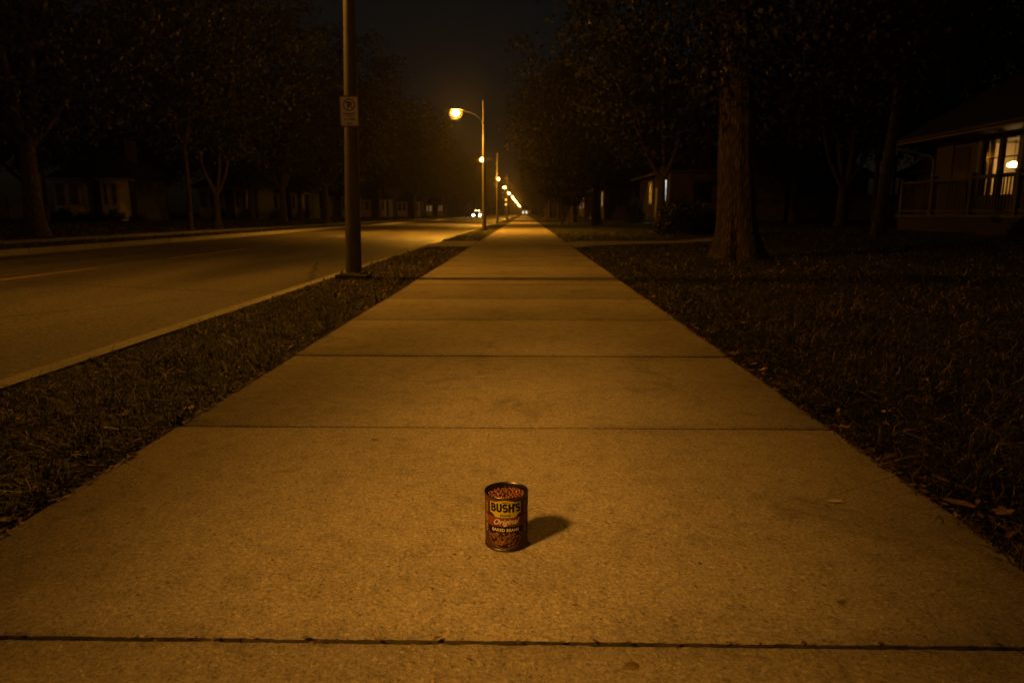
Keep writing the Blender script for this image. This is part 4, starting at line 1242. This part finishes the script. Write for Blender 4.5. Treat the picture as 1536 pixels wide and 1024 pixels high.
# ------------------------------------------------------------------ car, signal, mailbox, far lights
M['carpaint'] = mat('dark car paint', (.03, .03, .035), .3, .3)
M['tyre'] = mat('tyre', (.02, .02, .02), .9)
M['head'] = emis('car headlight', (1, .66, .30), 200)
M['marker'] = emis('roof marker', (1, .50, .15), 60)
car = empty('approaching_car', (-9.2, 136, ROADZ), 0, 'approaching dark car with bright headlights on the road', 'car')
prof = [(0, .32), (.05, .62), (.5, .80), (1.35, .90), (2.0, 1.38), (3.1, 1.42), (3.8, 1.0), (4.3, .92), (4.4, .4), (4.3, .25), (.1, .25)]
b = MB()
n = len(prof); W = .86
def wat(z): return W if z < .95 else W - .22 * (z - .95) / .45
b.add([(-wat(z), y, z) for y, z in prof] + [(wat(z), y, z) for y, z in prof],
      [tuple(range(n)), tuple(reversed(range(n, 2 * n)))] + [(i, i + n, (i + 1) % n + n, (i + 1) % n) for i in range(n)])
b.build('body', M['carpaint'], car)
b = MB(); b.add([(-.72, 1.39, .945), (.72, 1.39, .945), (.60, 1.94, 1.345), (-.60, 1.94, 1.345), (-.72, 1.37, .955), (.72, 1.37, .955), (.60, 1.92, 1.36), (-.60, 1.92, 1.36)],
                [(4, 5, 6, 7), (0, 3, 2, 1), (0, 1, 5, 4), (1, 2, 6, 5), (2, 3, 7, 6), (3, 0, 4, 7)])
b.build('windscreen', M['darkglass'], car)
for sx in (-1, 1):
    b = MB(); b.ball((sx * .62, .02, .56), (.17, .08, .15), 12, 8); b.build('headlight', M['head'], car, smooth=True)
    b = MB(); b.ball((sx * .30, 2.15, 1.43), (.07, .05, .05), 10, 6); b.build('roof_light', M['marker'], car, smooth=True)
    for y in (.85, 3.55):
        b = MB(); b.tube([(sx * .70, y, .31), (sx * .90, y, .31)], .31, 18); w = b.build('wheel', M['tyre'], car)
        b = MB(); b.tube([(sx * .895, y, .31), (sx * .91, y, .31)], .18, 14); b.build('rim', M['tin'], w)
b = MB(); b.bb(-.3, .3, -.02, .04, .38, .5); b.build('bumper', M['tyre'], car)

ts = empty('traffic_signal', (-2.75, 104, -.1), 0, 'far signal post with two small amber lights beside the lamp posts', 'signal')
b = MB(); b.tube([(0, 0, 0), (0, 0, 3.1)], .05, 10); b.build('post', M['housing'], ts)
b = MB(); b.bb(-.16, .16, -.14, .10, 1.75, 3.05); b.build('signal_box', M['housing'], ts)
M['amber'] = emis('amber signal', (1, .45, .05), 3)
for z in (2.12, 2.80):
    b = MB(); b.tube([(0, -.17, z), (0, -.141, z)], .13, 16); b.build('signal_light', M['amber'], ts)

mb = empty('mailbox', (1.62, 56.5, -.0), 0, 'pale mailbox on a post beside the sidewalk', 'mailbox')
b = MB(); b.bb(-.05, .05, -.05, .05, -.1, .85); b.build('post', M['trim'], mb)
b = MB(); b.bb(-.12, .12, -.24, .24, .85, .97); b.tube([(0, -.24, .97), (0, .24, .97)], .12, 16); b.build('box', M['trim'], mb)

fh = empty('far_cottage', (.2, 470, 0), 0, 'tiny far cottage with pale lit windows where the sidewalk ends', 'house')
hb('wall', M['siding_cream'], fh, [(-4, 4, 0, 6, -.2, 3)])
b = MB(); hip(b, -4.5, 4.5, -.5, 6.5, 3.2, 5.6); b.build('roof', M['shingle'], fh)
M['pale_glow'] = emis('pale lit pane', (1, .85, .6), 1.2)
for x in (-1.8, .3):
    f = hb('window', M['trim'], fh, [(x - .1, x, -.05, -.003, .6, 2.2), (x + 1.1, x + 1.2, -.05, -.003, .6, 2.2), (x - .1, x + 1.2, -.05, -.003, 2.2, 2.3)])
    hb('pane', M['pale_glow'], f, [(x, x + 1.1, -.02, -.003, .6, 2.2)])

# ------------------------------------------------------------------ air, sky, camera
hm = bpy.data.materials.new('night haze'); hm.use_nodes = True
nt = hm.node_tree; nt.nodes.clear()
o_ = nt.nodes.new('ShaderNodeOutputMaterial'); pv = nt.nodes.new('ShaderNodeVolumePrincipled')
pv.inputs['Color'].default_value = (.92, .9, .86, 1); pv.inputs['Density'].default_value = .0003; pv.inputs['Anisotropy'].default_value = .82
nt.links.new(pv.outputs[0], o_.inputs['Volume'])
b = MB(); b.bb(-720, 720, -60, 740, -1.4, 34)
hz_ = b.build('haze', hm); hz_['kind'] = 'stuff'; hz_['label'] = 'thin night haze along the street'
hz_['category'] = 'haze'

w = bpy.data.worlds.new('World'); scene.world = w; w.use_nodes = True
nt = w.node_tree; bg = nt.nodes['Background']
sky = nt.nodes.new('ShaderNodeTexSky'); sky.sky_type = 'NISHITA'; sky.sun_disc = False
sky.sun_elevation = R(12); sky.sun_rotation = R(200)
sky.air_density = 1.0; sky.dust_density = 2.0
tint = nt.nodes.new('ShaderNodeMix'); tint.data_type = 'RGBA'; tint.blend_type = 'MULTIPLY'; tint.inputs[0].default_value = 1
tint.inputs[7].default_value = (1, .74, .58, 1)
nt.links.new(sky.outputs[0], tint.inputs[6]); nt.links.new(tint.outputs[2], bg.inputs['Color']); bg.inputs['Strength'].default_value = .0014

cam = bpy.data.cameras.new('camera'); co = bpy.data.objects.new('camera', cam); COL.objects.link(co)
co.location = (0, 0, .75); co.rotation_euler = (R(90 - 10.36), 0, R(1.03))
cam.sensor_width = 36; cam.lens = 36 * 1050 / 1536; cam.clip_start = .02; cam.clip_end = 3000
cam.dof.use_dof = True; cam.dof.focus_distance = 1.72; cam.dof.aperture_fstop = 5.6
scene.camera = co
scene.view_settings.view_transform = 'Standard'
scene.view_settings.look = 'None'
scene.view_settings.exposure = 0
scene.view_settings.gamma = 1
c = scene.cycles
c.use_denoising = True
c.max_bounces = 6; c.diffuse_bounces = 3; c.glossy_bounces = 3; c.transmission_bounces = 4; c.transparent_max_bounces = 8; c.volume_bounces = 0
c.caustics_reflective = False; c.caustics_refractive = False
c.sample_clamp_indirect = 6
c.use_light_tree = True
